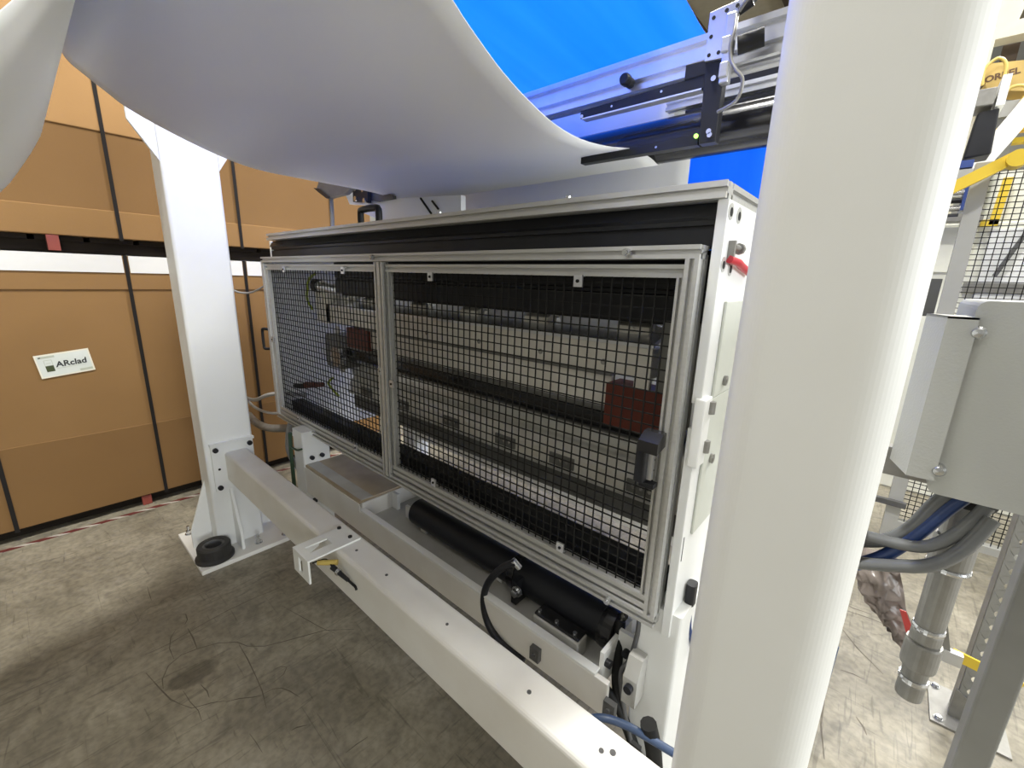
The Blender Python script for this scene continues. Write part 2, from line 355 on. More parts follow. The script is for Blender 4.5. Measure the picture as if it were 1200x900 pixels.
wherelamp = ['over the aisle right of the machine', 'over the far end of the hall', 'straight above the hanging sheet', 'over the floor right of the camera',
             'beyond the blue sheet', 'over the floor in front of the machine']
for i, (lx, ly, sx, sy, wt) in enumerate(LAMPS):
    t = thing('ceiling_lamp', 'white hanging hall lamp ' + wherelamp[i], 'lamp', (lx, ly, LAMP_Z), 'hanging hall lamps')
    obj('housing', MB().box(lx - sx / 2 - .04, lx + sx / 2 + .04, ly - sy / 2 - .04, ly + sy / 2 + .04, LAMP_Z + .03, LAMP_Z + .10), 'white_clean', t)
    obj('diffuser', MB().box(lx - sx / 2, lx + sx / 2, ly - sy / 2, ly + sy / 2, LAMP_Z + .015, LAMP_Z + .03), 'lamp_glow', t)
    for cx in (-0.3, 0.3):
        obj('hanger', MB().cyl((lx + cx, ly, LAMP_Z + .1), (lx + cx, ly, 6.42), 0.006, 6), 'dark_grey', t)
    ld = bpy.data.lights.new('lamp_light', 'AREA'); ld.shape = 'RECTANGLE'; ld.size = sx; ld.size_y = sy; ld.energy = wt; ld.color = LAMP_COL
    lo = bpy.data.objects.new('lamp_light', ld); COL.objects.link(lo); lo.parent = t; lo.location = (0, 0, 0.005)

for i, (wy, wz, ww, wh, wt) in enumerate(ADDED_WINDOWS):
    wn = obj('window_%d' % (i + 1), MB().box(7.985, 8.0, wy - ww / 2, wy + ww / 2, wz - wh / 2, wz + wh / 2), 'window_glow', kind='structure')  # unseen window, added to light the faces turned to the right
    for dy in (-ww / 2, 0, ww / 2): obj('window_bar', MB().box(7.93, 7.985, wy + dy - .035, wy + dy + .035, wz - wh / 2, wz + wh / 2), 'white_clean', wn)
    for dz in (-wh / 2, 0, wh / 2): obj('window_bar', MB().box(7.935, 7.985, wy - ww / 2, wy + ww / 2, wz + dz - .03, wz + dz + .03), 'white_clean', wn)
    ld = bpy.data.lights.new('daylight', 'AREA'); ld.shape = 'RECTANGLE'; ld.size = wh; ld.size_y = ww; ld.energy = wt; ld.color = DAY_COL
    lo = bpy.data.objects.new('daylight', ld); COL.objects.link(lo); lo.location = (7.92, wy, wz); lo.rotation_euler = (0, math.pi / 2, 0)

# striped floor tape in front of the cartons
t = thing('floor_tape', 'red and white striped warning tape along the floor before the cartons', 'tape', (-3.14, 0, 0))
k = 0; yy = -0.9
while yy < 2.6:
    for nm, mt_, ln in (('red_stripe', 'tape_red', 0.075), ('white_stripe', 'tape_white', 0.045)):
        obj(nm, MB().prism([(-3.150, yy), (-3.122, yy + 0.05), (-3.122, yy + 0.05 + ln), (-3.150, yy + ln)], 'z', 0.0005, 0.002), mt_, t)
        yy += ln

# ================================================================ cartons on pallets
FX = -3.20; DX = 1.1
def carton(y0, y1, z0, z1, straps, lower, label):
    yc = (y0 + y1) / 2
    t = thing('carton', label, 'carton', (FX - DX / 2, yc, z0), 'strapped cartons stacked on pallets')
    if lower:
        obj('body', MB().box(FX - DX, FX, y0, y1, z0, 1.29), 'kraft', t, bevel=0.006)
        obj('lid', MB().box(FX - DX - .006, FX + .007, y0 - .004, y1 + .004, 1.281, z1), 'kraft', t, bevel=0.005)
        obj('lower_panel', MB().box(FX - .02, FX + .0035, y0 + .002, y1 - .002, z0 + .002, 0.505), 'kraft_dark', t, bevel=0.003)
    else:
        obj('body', MB().box(FX - DX, FX, y0, y1, z0 + .05, z1 - .05), 'kraft_dark', t, bevel=0.005)
        obj('bottom_tray', MB().box(FX - DX - .005, FX + .006, y0 - .003, y1 + .003, z0, 1.69), 'kraft', t, bevel=0.004)
        obj('lid', MB().box(FX - DX - .006, FX + .007, y0 - .004, y1 + .004, 2.07, z1), 'kraft_light', t, bevel=0.005)
    for ys in straps:
        m = MB(); m.box(FX + .008, FX + .0105, ys - .0085, ys + .0085, z0 - .01, z1 + .002)
        m.box(FX - DX - .01, FX + .0105, ys - .0085, ys + .0085, z1, z1 + .003)
        obj('strap', m, 'strap_black', t)
    return t
def corner_board(t, y0, y1):
    m = MB(); m.box(FX + .0075, FX + .0125, y0, y1, 1.373, 1.468); m.box(FX - .06, FX + .0125, y0, y1, 1.463, 1.468)
    return obj('corner_board', m, 'corner_board', t)
c1 = carton(-0.50, 0.71, 0.064, 1.463, (-0.19, 0.425), True, 'lower kraft carton with a white printed label and black straps')
corner_board(c1, -0.44, 0.412); corner_board(c1, 0.438, 0.612)
c2 = carton(0.716, 1.93, 0.064, 1.463, (1.005, 1.615), True, 'lower kraft carton without a label, half hidden behind the white column')
corner_board(c2, 0.80, 0.992); corner_board(c2, 1.018, 1.60); corner_board(c2, 1.63, 1.86)
carton(-0.50, 0.71, 1.55, 2.75, (-0.19, 0.425), False, 'upper kraft carton stacked above the one with the white label')
carton(0.716, 1.93, 1.55, 2.75, (1.005, 1.615), False, 'upper kraft carton stacked behind the white column and black mesh guard')

# carton label
A = math.radians(6.3)
LM = Matrix.Translation((FX + .0045, 0.114, 0.907)) @ Matrix.Rotation(A, 4, 'X') @ Matrix(((0, 0, 1, 0), (1, 0, 0, 0), (0, 1, 0, 0), (0, 0, 0, 1)))
def lab_rect(x0, x1, y0, y1, d0, d1):
    m = MB(); vs = [LM @ Vector((x, y, z)) for x in (x0, x1) for y in (y0, y1) for z in (d0, d1)]
    return m.add(vs, [(0, 1, 3, 2), (4, 6, 7, 5), (0, 4, 5, 1), (2, 3, 7, 6), (0, 2, 6, 4), (1, 5, 7, 3)])
lab = obj('label', lab_rect(-.102, .102, -.060, .060, 0, .0006), 'label_border', c1, label='white printed label with black lettering and a green square')
obj('label_face', lab_rect(-.096, .096, -.053, .053, .0006, .0010), 'label_paper', lab)
obj('printed_band', lab_rect(-.090, -.03, .040, .050, .0010, .0012), 'label_shade', lab)
obj('printed_band', lab_rect(.045, .094, -.051, -.040, .0010, .0012), 'label_shade', lab)
obj('printed_mark', lab_rect(-.088, -.080, .043, .048, .0012, .0014), 'ink', lab)
obj('emblem_outline', lab_rect(-.074, -.044, -.028, .030, .0010, .0012), 'label_shade', lab)
obj('emblem_field', lab_rect(-.072, -.046, .002, .028, .0012, .0014), 'label_paper', lab)
obj('emblem_square', lab_rect(-.074, -.044, -.030, .000, .0012, .0016), 'ink_green', lab)
obj('emblem_stroke', lab_rect(-.068, -.050, .012, .0145, .0014, .0016), 'label_shade', lab)
text('lettering', 'ARclad', 0.040, LM @ Matrix.Translation((-.036, -.012, .0012)), 'ink', lab, bold=0.0010, shear=0.10, xscale=1.02)
obj('printed_line', lab_rect(-.036, .075, -.0205, -.0185, .0010, .0013), 'label_shade', lab)

# pallets
def pallet(y0, y1, z0, z1, label, reds):
    t = thing('pallet', label, 'pallet', (FX - DX / 2, (y0 + y1) / 2, z0), 'dark wooden pallets under the cartons')
    h = z1 - z0
    n = 6
    for i in range(n):
        yb = y0 + (y1 - y0) * i / n
        obj('deck_board', MB().box(FX - DX + .04, FX - .03, yb, yb + (y1 - y0) / n - .025, z1 - h * .3, z1 - .001), 'pallet_wood', t)
    for xx in (FX - .16, FX - DX / 2 - .05, FX - DX + .06):
        obj('runner', MB().box(xx, xx + .09, y0 + .01, y1 - .01, z0 + .001, z1 - h * .3), 'pallet_wood', t)
    for (yr, zr0, zr1) in reds:
        obj('red_block', MB().box(FX - .05, FX - .005 if z0 < 1 else FX + .016, yr - .022, yr + .022, zr0, zr1), 'red_wood', t, label='red painted block sticking out of the pallet')
    return t
pallet(-0.49, 0.70, 0.0, 0.064, 'low dark pallet on the floor under the labelled carton', [(0.33, 0.002, 0.06)])
pallet(0.73, 1.92, 0.0, 0.064, 'low dark pallet on the floor behind the white column', [(1.35, 0.002, 0.06)])
pallet(-0.49, 0.70, 1.468, 1.55, 'dark pallet with a red block between the labelled carton and the upper one', [(0.165, 1.475, 1.548)])
pallet(0.73, 1.92, 1.468, 1.55, 'dark pallet between two stacked cartons behind the white column', [])

# ================================================================ steel columns and the cross beam
def column(x0, x1, y0, y1, label, rc, main):
    xc = (x0 + x1) / 2; yc = (y0 + y1) / 2
    t = thing('support_column', label, 'column', (xc, yc, 0), 'white steel frame columns')
    obj('tube', MB().rbox(x0, x1, y0, y1, 0.02, 2.45, rc, 'z', 14), 'white_paint', t)
    bx0, bx1, by0, by1 = xc - .222, xc + .222, yc - .215, yc + .215
    bp = obj('base_plate', MB().box(bx0, bx1, by0, by1, 0, 0.022), 'white_dusty', t, bevel=0.003)
    for (sx, sy) in ((bx0 + .04, by0 + .04), (bx1 - .045, by0 + .045), (bx0 + .04, by1 - .04), (bx1 - .04, by1 - .04), (bx1 - .06, yc + .05), (bx0 + .05, yc - .09)):
        m = MB(); m.cyl((sx, sy, .022), (sx, sy, .026), .018, 14); m.cyl((sx, sy, .026), (sx, sy, .044), .013, 6); m.cyl((sx, sy, .044), (sx, sy, .07), .0065, 10)
        obj('anchor_bolt', m, 'chrome', bp)
    th = .007
    for (poly, ax, c) in (([(y0, .022), (y0 - .085, .022), (y0 - .085, .12), (y0, .37)], 'x', xc - .02), ([(y1, .022), (y1 + .085, .022), (y1 + .085, .12), (y1, .37)], 'x', xc - .02),
                          ([(x1, .022), (x1 + .09, .022), (x1 + .09, .10), (x1, .36)], 'y', yc - .02), ([(x0, .022), (x0 - .09, .022), (x0 - .09, .10), (x0, .36)], 'y', yc - .02)):
        obj('gusset', MB().prism(poly, ax, c - th, c + th), 'white_paint', t, bevel=0.002)
    for s, yy in ((-1, y0), (1, y1)):
        obj('head_gusset', MB().prism([(yy, 1.83), (yy + s * .085, 1.965), (yy + s * .085, 2.45), (yy, 2.45)], 'x', x1 - .022, x1 - .006), 'white_paint', t, bevel=0.002)
    obj('head_plate', MB().box(x0 - .06, x1 + .06, y0 - .1, y1 + .1, 2.45, 2.475), 'white_paint', t)
    return t
col1 = column(-2.52, -2.36, 0.478, 0.69, 'white square steel column standing in front of the cartons', 0.014, True)
col2 = column(-0.122, 0.019, 0.478, 0.69, 'large white steel column close to the camera at the right of the machine', 0.036, False)
fl = obj('flange', MB().box(-2.36, -2.346, 0.50, 0.685, 0.335, 0.572), 'white_paint', col1, bevel=0.002)
obj('weld_bar', MB().box(-2.36, -2.335, 0.497, 0.688, 0.574, 0.586), 'white_clean', fl)
for (yy, zz) in ((0.518, 0.552), (0.668, 0.552), (0.518, 0.355), (0.668, 0.355)):
    m = MB(); m.cyl((-2.346, yy, zz), (-2.335, yy, zz), 0.012, 12); obj('bolt', m, 'black_satin', fl)
obj('bolt_hole', MB().cyl((-2.3465, 0.525, 0.45), (-2.345, 0.525, 0.45), 0.006, 10), 'black_matte', fl)

beam = thing('cross_beam', 'white square steel beam running low between the two white columns', 'beam', (-1.24, 0.605, 0.378))
obj('tube', MB().rbox(-2.346, -0.134, 0.555, 0.655, 0.378, 0.53, 0.013, 'x', 4), 'white_dusty', beam)
fl2 = obj('flange', MB().box(-0.134, -0.122, 0.515, 0.685, 0.335, 0.585), 'white_paint', beam)
for (xx, yy, r) in ((-1.169, .599, .0045), (-0.996, .599, .0045), (-0.72, .60, .004), (-0.446, .599, .005), (-0.269, .60, .005), (-0.251, .612, .006)):
    m = MB(); m.cyl((xx, yy, .5295), (xx, yy, .5315), r, 12); m.cyl((xx, yy, .5315), (xx, yy, .532), r * .5, 8)
    obj('screw', m, 'dark_grey', beam)
for (x0, x1) in ((-1.60, -1.575), (-0.235, -0.215)):
    obj('tape_end', MB().box(x0, x1, .652, .66, .522, .5305), 'black_matte', beam)

# slotted saddle bracket with a proximity switch
br = thing('slotted_bracket', 'white slotted bracket bolted over the cross beam', 'bracket', (-1.275, 0.56, 0.53))
def slotted_plate(u0, u1, v0, v1, s0, s1, su0, su1):
    # rectangle with a lengthwise slot, as quads around the slot
    return [[(u0, v0), (su0, v0), (su0, v1), (u0, v1)], [(su1, v0), (u1, v0), (u1, v1), (su1, v1)], [(su0, v0), (su1, v0), (su1, s0), (su0, s0)], [(su0, s1), (su1, s1), (su1, v1), (su0, v1)]]
m = MB()
for poly in slotted_plate(-1.325, -1.215, .468, .640, .487, .560, -1.292, -1.254): m.prism(poly, 'z', .5305, .5365)
obj('top_plate', m, 'white_paint', br)
m = MB()
for poly in slotted_plate(-1.325, -1.215, .455, .5365, .468, .520, -1.285, -1.258): m.prism(poly, 'y', .462, .468)
obj('front_flange', m, 'white_paint', br)
m = MB(); m.prism([(.468, .5305), (.545, .5305), (.545, .505), (.468, .47)], 'x', -1.325, -1.319); obj('side_rib', m, 'white_paint', br)
for xx in (-1.318, -1.243):
    obj('screw', MB().cyl((xx, .617, .5365), (xx, .617, .541), .007, 10), 'black_satin', br)
sw = thing('proximity_switch', 'small brass and black proximity switch with cable under the slotted bracket', 'sensor', (-1.2, .53, .49))
obj('barrel', MB().cyl((-1.245, .505, .497), (-1.20, .548, .497), .009, 12), 'yellow_cable', sw)
obj('plug', MB().cyl((-1.20, .53, .49), (-1.13, .545, .47), .009, 12, .006), 'black_satin', sw)
obj('nut', MB().cyl((-1.178, .5345, .484), (-1.168, .537, .481), .0115, 8), 'chrome', sw)
obj('lead', MB().tube([(-1.25, .49, .50), (-1.23, .525, .505), (-1.20, .53, .49)], .003, 6), 'black_matte', sw)
obj('cable', MB().tube([(-1.13, .545, .47), (-1.115, .55, .462), (-1.10, .552, .458), (-1.095, .552, .450)], .004, 6), 'black_matte', sw)

# black rubber ring on the base plate
rg = thing('rubber_ring', 'black rubber ring with grey inner sleeve on the column base plate', 'ring', (-2.305, 0.447, 0.022))
obj('outer_ring', MB().lathe((-2.305, .447, .022), (0, 0, 1), [(.052, 0), (.082, 0), (.082, .012), (.071, .020), (.071, .066), (.066, .074), (.047, .074), (.045, .064)], 36, True), 'rubber', rg)
obj('inner_sleeve', MB().lathe((-2.305, .447, .022), (0, 0, 1), [(.034, .01), (.047, .01), (.047, .070), (.037, .070), (.034, .064)], 36, True), 'dark_grey', rg, label='grey inner sleeve')
# ================================================================ machine base
bs = thing('machine_base', 'white machine base frame with tray behind the low cross beam', 'machine base', (-1.2, 1.1, 0))
obj('front_rail', MB().box(-2.02, -0.36, 0.80, 0.815, 0.345, 0.447), 'white_dusty', bs, bevel=0.002)
obj('front_rail_lip', MB().box(-1.535, -0.395, 0.80, 0.825, 0.447, 0.455), 'white_paint', bs, bevel=0.002)
obj('tray_floor', MB().box(-1.52, -0.40, 0.815, 1.18, 0.395, 0.405), 'grey_tray', bs)
obj('tray_back', MB().box(-2.1, -0.40, 1.18, 1.20, 0.345, 0.50), 'white_paint', bs)
pl = obj('platform', MB().box(-2.02, -1.515, 0.802, 1.16, 0.478, 0.490), 'dirty_plate', bs, bevel=0.002, label='dirty flat cover plate')
obj('platform_edge', MB().box(-2.02, -1.512, 0.7985, 0.802, 0.440, 0.478), 'white_dusty', bs)
obj('platform_border', MB().box(-2.02, -1.515, 0.812, 0.865, 0.490, 0.4915), 'grey_tray', bs)
obj('platform_end', MB().box(-1.527, -1.512, 0.812, 1.16, 0.405, 0.478), 'white_dusty', bs)
for (xa, xb, ya, yb, zt) in ((-1.512, -1.47, .952, .968, .478), (-1.40, -1.345, .945, .957, .46), (-1.27, -1.235, .925, .965, .445), (-0.86, -0.825, .925, .965, .445)):
    obj('roller_support', MB().box(xa, xb, ya, yb, .405, zt), 'white_paint', bs, bevel=0.002)
# left leg
lg = obj('leg', MB().rbox(-2.13, -2.02, 0.797, 0.93, 0.0, 0.655, 0.008, 'z', 3), 'white_paint', bs)
for (yy, zz) in ((.835, .52), (.885, .52)):
    obj('bolt', MB().cyl((-2.02, yy, zz), (-2.006, yy, zz), .0105, 12), 'black_satin', lg)
obj('leg', MB().rbox(-2.13, -2.02, 1.44, 1.55, 0.0, 0.655, 0.008, 'z', 3), 'white_paint', bs)
# right leg and its brackets
lg = obj('leg', MB().rbox(-0.335, -0.235, 0.882, 1.04, 0.0, 0.66, 0.008, 'z', 3), 'white_paint', bs)
obj('leg', MB().rbox(-0.345, -0.245, 1.44, 1.55, 0.0, 0.66, 0.008, 'z', 3), 'white_paint', bs)
obj('leg_bracket', MB().box(-0.399, -0.388, .8255, .98, .396, .50), 'white_paint', bs)
obj('leg_bracket', MB().box(-0.388, -0.335, .90, .912, .40, .52), 'white_paint', bs)
obj('leg_foot', MB().prism([(.83, .395), (.88, .395), (.88, .52), (.85, .52), (.83, .47)], 'x', -.335, -.30), 'grey_tray', bs)
for (p, d) in (((-.388, .84, .465), (1, 0, 0)), ((-.388, .915, .465), (1, 0, 0)), ((-.317, .83, .45), (0, -1, 0)), ((-.36, .90, .47), (0, -1, 0))):
    m = MB(); pv = Vector(p); m.cyl(pv, pv + Vector(d) * .014, .0105, 12); obj('bolt', m, 'black_satin', bs)
obj('back_rail', MB().box(-2.02, -.345, 1.47, 1.53, 0.45, 0.55), 'white_dusty', bs)
for xx in (-0.59, -0.36):
    m = MB(); m.box(xx, xx + .03, .785, .80, .375, .415); m.cyl((xx + .015, .785, .395), (xx + .015, .781, .395), .006, 10)
    obj('cable_clip', m, 'dark_grey', bs)

# motorised black roller in the tray
mr = thing('motor_roller', 'black cylindrical motor roller lying in the white tray under the guard', 'roller', (-.87, .95, .415))
obj('roller_tube', MB().cyl((-1.31, .95, .468), (-.78, .95, .468), .052, 32), 'black_satin', mr)
m = MB(); m.cyl((-1.318, .95, .468), (-1.31, .95, .468), .046, 32); obj('end_cap', m, 'rubber', mr)
obj('collar', MB().cyl((-.78, .95, .468), (-.755, .95, .468), .058, 32), 'black_gloss', mr)
obj('motor_body', MB().cyl((-.755, .95, .468), (-.45, .95, .468), .055, 32), 'black_satin', mr)
obj('end_bell', MB().lathe((-.45, .95, .468), (1, 0, 0), [(0, .0), (.058, 0), (.060, .012), (.058, .038), (.050, .042), (.046, .036), (.038, .042), (.033, .036), (.024, .042), (.018, .036), (0, .04)], 32), 'black_gloss', mr)
obj('bracket', MB().box(-.735, -.715, .87, .93, .42, .50), 'black_satin', mr)
obj('fitting', bolt_mb((-.71, .87, .475), (0, -1, 0), .013, .02), 'chrome', mr)
obj('fitting', MB().cyl((-.705, .868, .56), (-.72, .855, .585), .010, 8), 'chrome', mr)
tb = thing('terminal_box', 'grey terminal box with black bolted cover in front of the motor roller', 'terminal box', (-.54, .865, .405))
obj('box', MB().box(-.625, -.47, .838, .885, .405, .463), 'grey_tray', tb, bevel=.004)
obj('cover', MB().box(-.622, -.473, .842, .886, .463, .472), 'black_gloss', tb, bevel=.003)
for xx in (-.61, -.55, -.49):
    obj('cap_screw', MB().cyl((xx, .852, .472), (xx, .852, .479), .006, 10), 'chrome', tb)

# ================================================================ machine housing
YF = 0.875; XR = -0.2565; XL = -2.45; YB = 1.56
hs = thing('coating_machine', 'long white and black machine housing behind the mesh guard', 'machine', (-1.35, 1.2, 0.62))
rp = obj('side_plate', MB().box(XR - .02, XR, YF, YB, 1.165, 1.552), 'white_clean', hs, bevel=.002, label='white right side plate')
obj('side_plate', MB().box(XR - .02, XR, YF, YB, 0.60, 1.112), 'white_clean', hs, bevel=.002)
obj('side_plate_inner', MB().box(-.2925, -.277, YF + .06, YB, 0.60, 1.552), 'white_clean', hs)
obj('cover_strip', MB().box(XR, XR + .006, .932, 1.06, 1.17, 1.369), 'pale_grey_paint', hs, bevel=.002)
obj('cover_strip', MB().box(XR, XR + .0055, .925, 1.06, .85, 1.169), 'pale_grey_paint', hs, bevel=.002)
hb = obj('hinge_block', MB().box(XR - .012, XR + .010, YF - .006, .915, 1.03, 1.178), 'white_paint', hs, bevel=.003)
for zz in (1.155, 1.07): obj('hinge_pin', MB().cyl((XR + .012, .905, zz - .012), (XR + .012, .905, zz + .014), .008, 12), 'galvanised', hb)
for (yy, zz, r) in ((.892, 1.532, .015), (.946, 1.531, .015), (.890, 1.438, .014), (.938, 1.432, .014)):
    m = MB(); m.cyl((XR, yy, zz), (XR + .001, yy, zz), r, 16); o_ = obj('hole_rim', m, 'aluminium', rp)
    obj('bore', MB().cyl((XR + .0005, yy + .001, zz - .001), (XR + .0016, yy + .001, zz - .001), r * .55, 12), 'black_matte', rp)
for (yy, zz) in ((.991, 1.199), (.977, 1.021)):
    m = MB(); m.cyl((XR + .006, yy, zz), (XR + .012, yy, zz), .011, 14); m.cyl((XR + .012, yy, zz), (XR + .013, yy, zz), .005, 6); obj('cap_screw', m, 'galvanised', hs)
m = MB(); m.box(XR, XR + .012, .906, .914, 1.445, 1.482); m.cyl((XR + .007, .914, 1.472), (XR + .007, .965, 1.470), .006, 10); m.cyl((XR + .007, .95, 1.470), (XR + .007, .962, 1.470), .011, 8)
obj('bracket', m, 'galvanised', rp)
obj('lower_mark', MB().box(XR, XR + .0008, .884, .887, .80, .86), 'black_matte', hs)
obj('side_plate', MB().box(XL, XL + .02, YF + .022, YB, 0.50, 1.552), 'white_clean', hs, bevel=.002, label='white left side plate')
# top frame rails
obj('top_rail', MB().slot_bar('x', -2.40, -.262, .868, .918, 1.553, 1.583, 2, 1), 'aluminium', hs)
obj('top_rail', MB().slot_bar('y', .918, 1.57, -.312, -.262, 1.553, 1.583, 2, 1), 'aluminium', hs)
obj('top_rail', MB().slot_bar('y', .918, 1.57, -2.40, -2.35, 1.553, 1.583, 2, 1), 'aluminium', hs)
obj('top_rail', MB().slot_bar('x', -2.35, -.312, 1.52, 1.57, 1.553, 1.583, 2, 1), 'aluminium', hs)
obj('roof_panel', MB().box(-2.35, -.312, .918, 1.52, 1.560, 1.566), 'white_clean', hs)  # unseen cover, added to keep the machine interior dark
for xx in (-.62, -1.09): obj('cap_screw', MB().cyl((xx, .893, 1.583), (xx, .893, 1.592), .008, 10), 'chrome', hs)
# black front fascia with grooves
P = [(.896, 1.470), (.896, 1.504), (.906, 1.504), (.906, 1.511), (.896, 1.511), (.896, 1.520), (.888, 1.526), (.905, 1.552), (.96, 1.552), (.96, 1.470)]
obj('front_fascia', MB().prism(P, 'x', -2.425, -.2775), 'black_satin', hs, label='long black grooved front fascia')
h_ = obj('lift_handle', MB().tube([(-1.60, .925, 1.583), (-1.60, .925, 1.628), (-1.585, .925, 1.640), (-1.49, .925, 1.640), (-1.475, .925, 1.628), (-1.475, .925, 1.583)], .0125, 8, 3), 'black_satin', hs, label='black lift handle')
# interior
obj('black_beam', MB().prism([(.97, 1.318), (.97, 1.372), (.978, 1.376), (.978, 1.384), (.97, 1.388), (.97, 1.47), (1.06, 1.47), (1.06, 1.318)], 'x', -1.93, -.292), 'black_satin', hs)
obj('black_beam_lip', MB().box(-1.93, -.292, 1.0, 1.08, 1.305, 1.318), 'black_matte', hs)
sh = obj('shelf', MB().prism([(1.0, 1.245), (1.0, 1.256), (1.16, 1.31), (1.16, 1.298)], 'x', -2.10, -.42), 'bright_aluminium', hs, label='sloping bright aluminium shelf')
for xx in (-2.0, -1.79, -1.42, -1.12, -.82, -.50):
    m = MB(); m.prism([(1.045, 1.27), (1.045, 1.29), (1.075, 1.305), (1.11, 1.305), (1.11, 1.29)], 'x', xx - .045, xx + .045); m.cyl((xx, 1.045, 1.283), (xx, 1.040, 1.283), .006, 8)
    obj('clamp', m, 'bar_metal', sh)
    obj('clamp_lever', MB().bar((xx + .055, 1.07, 1.287), (xx + .08, 1.05, 1.283), .012, .02), 'chrome', sh)
obj('upper_bar', MB().box(-2.10, -.415, 1.0, 1.05, 1.170, 1.245), 'bar_metal', hs, bevel=.002)
for xx in (-1.85, -1.57, -1.30, -1.02, -.76, -.55): obj('bar_screw', MB().cyl((xx, 1.0, 1.195), (xx, .996, 1.195), .008, 12), 'chrome', hs)
obj('bar_block', MB().box(-.455, -.415, .985, 1.0, 1.145, 1.245), 'bar_metal', hs)
obj('bar_strip', MB().box(-1.75, -.53, 1.004, 1.04, 1.158, 1.168), 'dark_metal', hs)
obj('doctor_blade', MB().box(-1.72, -.53, 1.012, 1.03, 1.075, 1.158), 'bar_metal', hs)
obj('red_end_block', MB().box(-.53, -.375, .985, 1.06, 1.03, 1.144), 'red_block', hs, label='dark red end block')
obj('red_end_block', MB().box(-1.90, -1.72, .995, 1.06, 1.07, 1.160), 'red_block', hs)
obj('black_roller', MB().cyl((-2.05, 1.10, 1.018), (-.36, 1.10, 1.018), .052, 32), 'black_gloss', hs)
obj('guide_rod', MB().cyl((-2.05, 1.04, 1.055), (-.36, 1.04, 1.055), .008, 10), 'dark_metal', hs)
obj('large_roller', MB().cyl((-2.12, 1.20, .915), (-.34, 1.20, .915), .078, 40), 'roller_metal', hs)
obj('lower_bar', MB().prism([(1.10, .80), (1.10, .845), (1.13, .875), (1.18, .875), (1.18, .80)], 'x', -2.1, -.34), 'bar_metal', hs)
for xx in (-1.93, -1.62, -1.28, -.98, -.73, -.45):
    m = MB(); m.box(xx - .048, xx + .048, 1.094, 1.10, .806, .845); obj('name_plate', m, 'dark_metal', hs)
    for dx in (-.025, 0, .025): obj('plate_screw', MB().cyl((xx + dx, 1.094, .827), (xx + dx, 1.09, .827), .006, 8), 'chrome', hs)
obj('lower_edge', MB().box(-2.1, -.34, 1.085, 1.11, .793, .801), 'roller_metal', hs)
obj('dark_beam', MB().box(-2.1, -.34, 1.12, 1.20, .705, .793), 'dark_metal', hs)
obj('bottom_beam', MB().prism([(.92, .645), (.92, .668), (.926, .671), (.926, .679), (.92, .682), (.92, .712), (.98, .712), (.98, .645)], 'x', -2.42, -.30), 'black_satin', hs, label='black grooved bottom beam')
# end gear seen through the left panel
m = MB(); m.rbox(-2.20, -2.06, 1.0, 1.12, 1.16, 1.33, .02, 'y', 4); obj('gear_housing', m, 'bar_metal', hs)
obj('cylinder', MB().cyl((-2.13, .99, 1.34), (-1.93, 1.02, 1.32), .026, 16), 'bright_aluminium', hs)
obj('cylinder_cap', MB().cyl((-2.16, .985, 1.343), (-2.13, .99, 1.34), .032, 14), 'black_satin', hs)
m = MB(); m.rbox(-2.20, -2.02, 1.03, 1.15, .93, 1.10, .03, 'y', 4); obj('bearing_housing', m, 'dark_metal', hs)
obj('bearing_ring', MB().cyl((-2.04, 1.0, 1.0), (-2.04, 1.03, 1.0), .05, 24), 'chrome', hs)
obj('bearing_housing', MB().rbox(-.40, -.31, .99, 1.15, 1.06, 1.32, .02, 'y', 4), 'dark_metal', hs)
obj('pneumatic_fitting', MB().cyl((-.335, .98, 1.33), (-.335, .995, 1.34), .015, 12), 'bright_aluminium', hs)
obj('support_arm', MB().bar((-2.2, 1.1, 1.12), (-2.06, 1.05, .92), .02, .05), 'bar_metal', hs)

def cable(name, pts, r, m_, label, n=8, cat='cable', group=None):
    mb = MB().tube(pts, r, n); zmin = min(pts, key=lambda p: p[2])
    return obj(name, mb, m_, None, label, cat, group, loc=zmin)
cable('signal_wire', [(-2.12, .97, 1.40), (-2.17, .96, 1.37), (-2.20, .96, 1.32), (-2.23, .97, 1.27), (-2.25, 1.0, 1.22)], .006, 'green_wire', 'yellow green wire hanging inside the left end of the guard', cat='wire')
cable('signal_wire', [(-2.06, .99, .89), (-2.09, .98, .86), (-2.04, .98, .83), (-2.0, .985, .81)], .006, 'green_wire', 'short yellow green wire low inside the left mesh panel', cat='wire')
rgp = thing('red_plug', 'red plug connector with dark lead inside the left mesh panel', 'plug', (-2.2, .95, .83))
obj('plug_body', MB().cyl((-2.28, .95, .82), (-2.11, .96, .852), .018, 12, .012), 'red_block', rgp)
obj('lead', MB().tube([(-2.42, .95, .79), (-2.35, .95, .80), (-2.28, .95, .82)], .014, 8), 'black_matte', rgp)
cable('red_cable', [(XR + .006, .905, 1.448), (XR + .012, .94, 1.444), (XR + .010, .98, 1.438), (XR + .010, 1.06, 1.425)], .0075, 'red_wire', 'red cable leaving a hole in the white side plate', cat='cable')

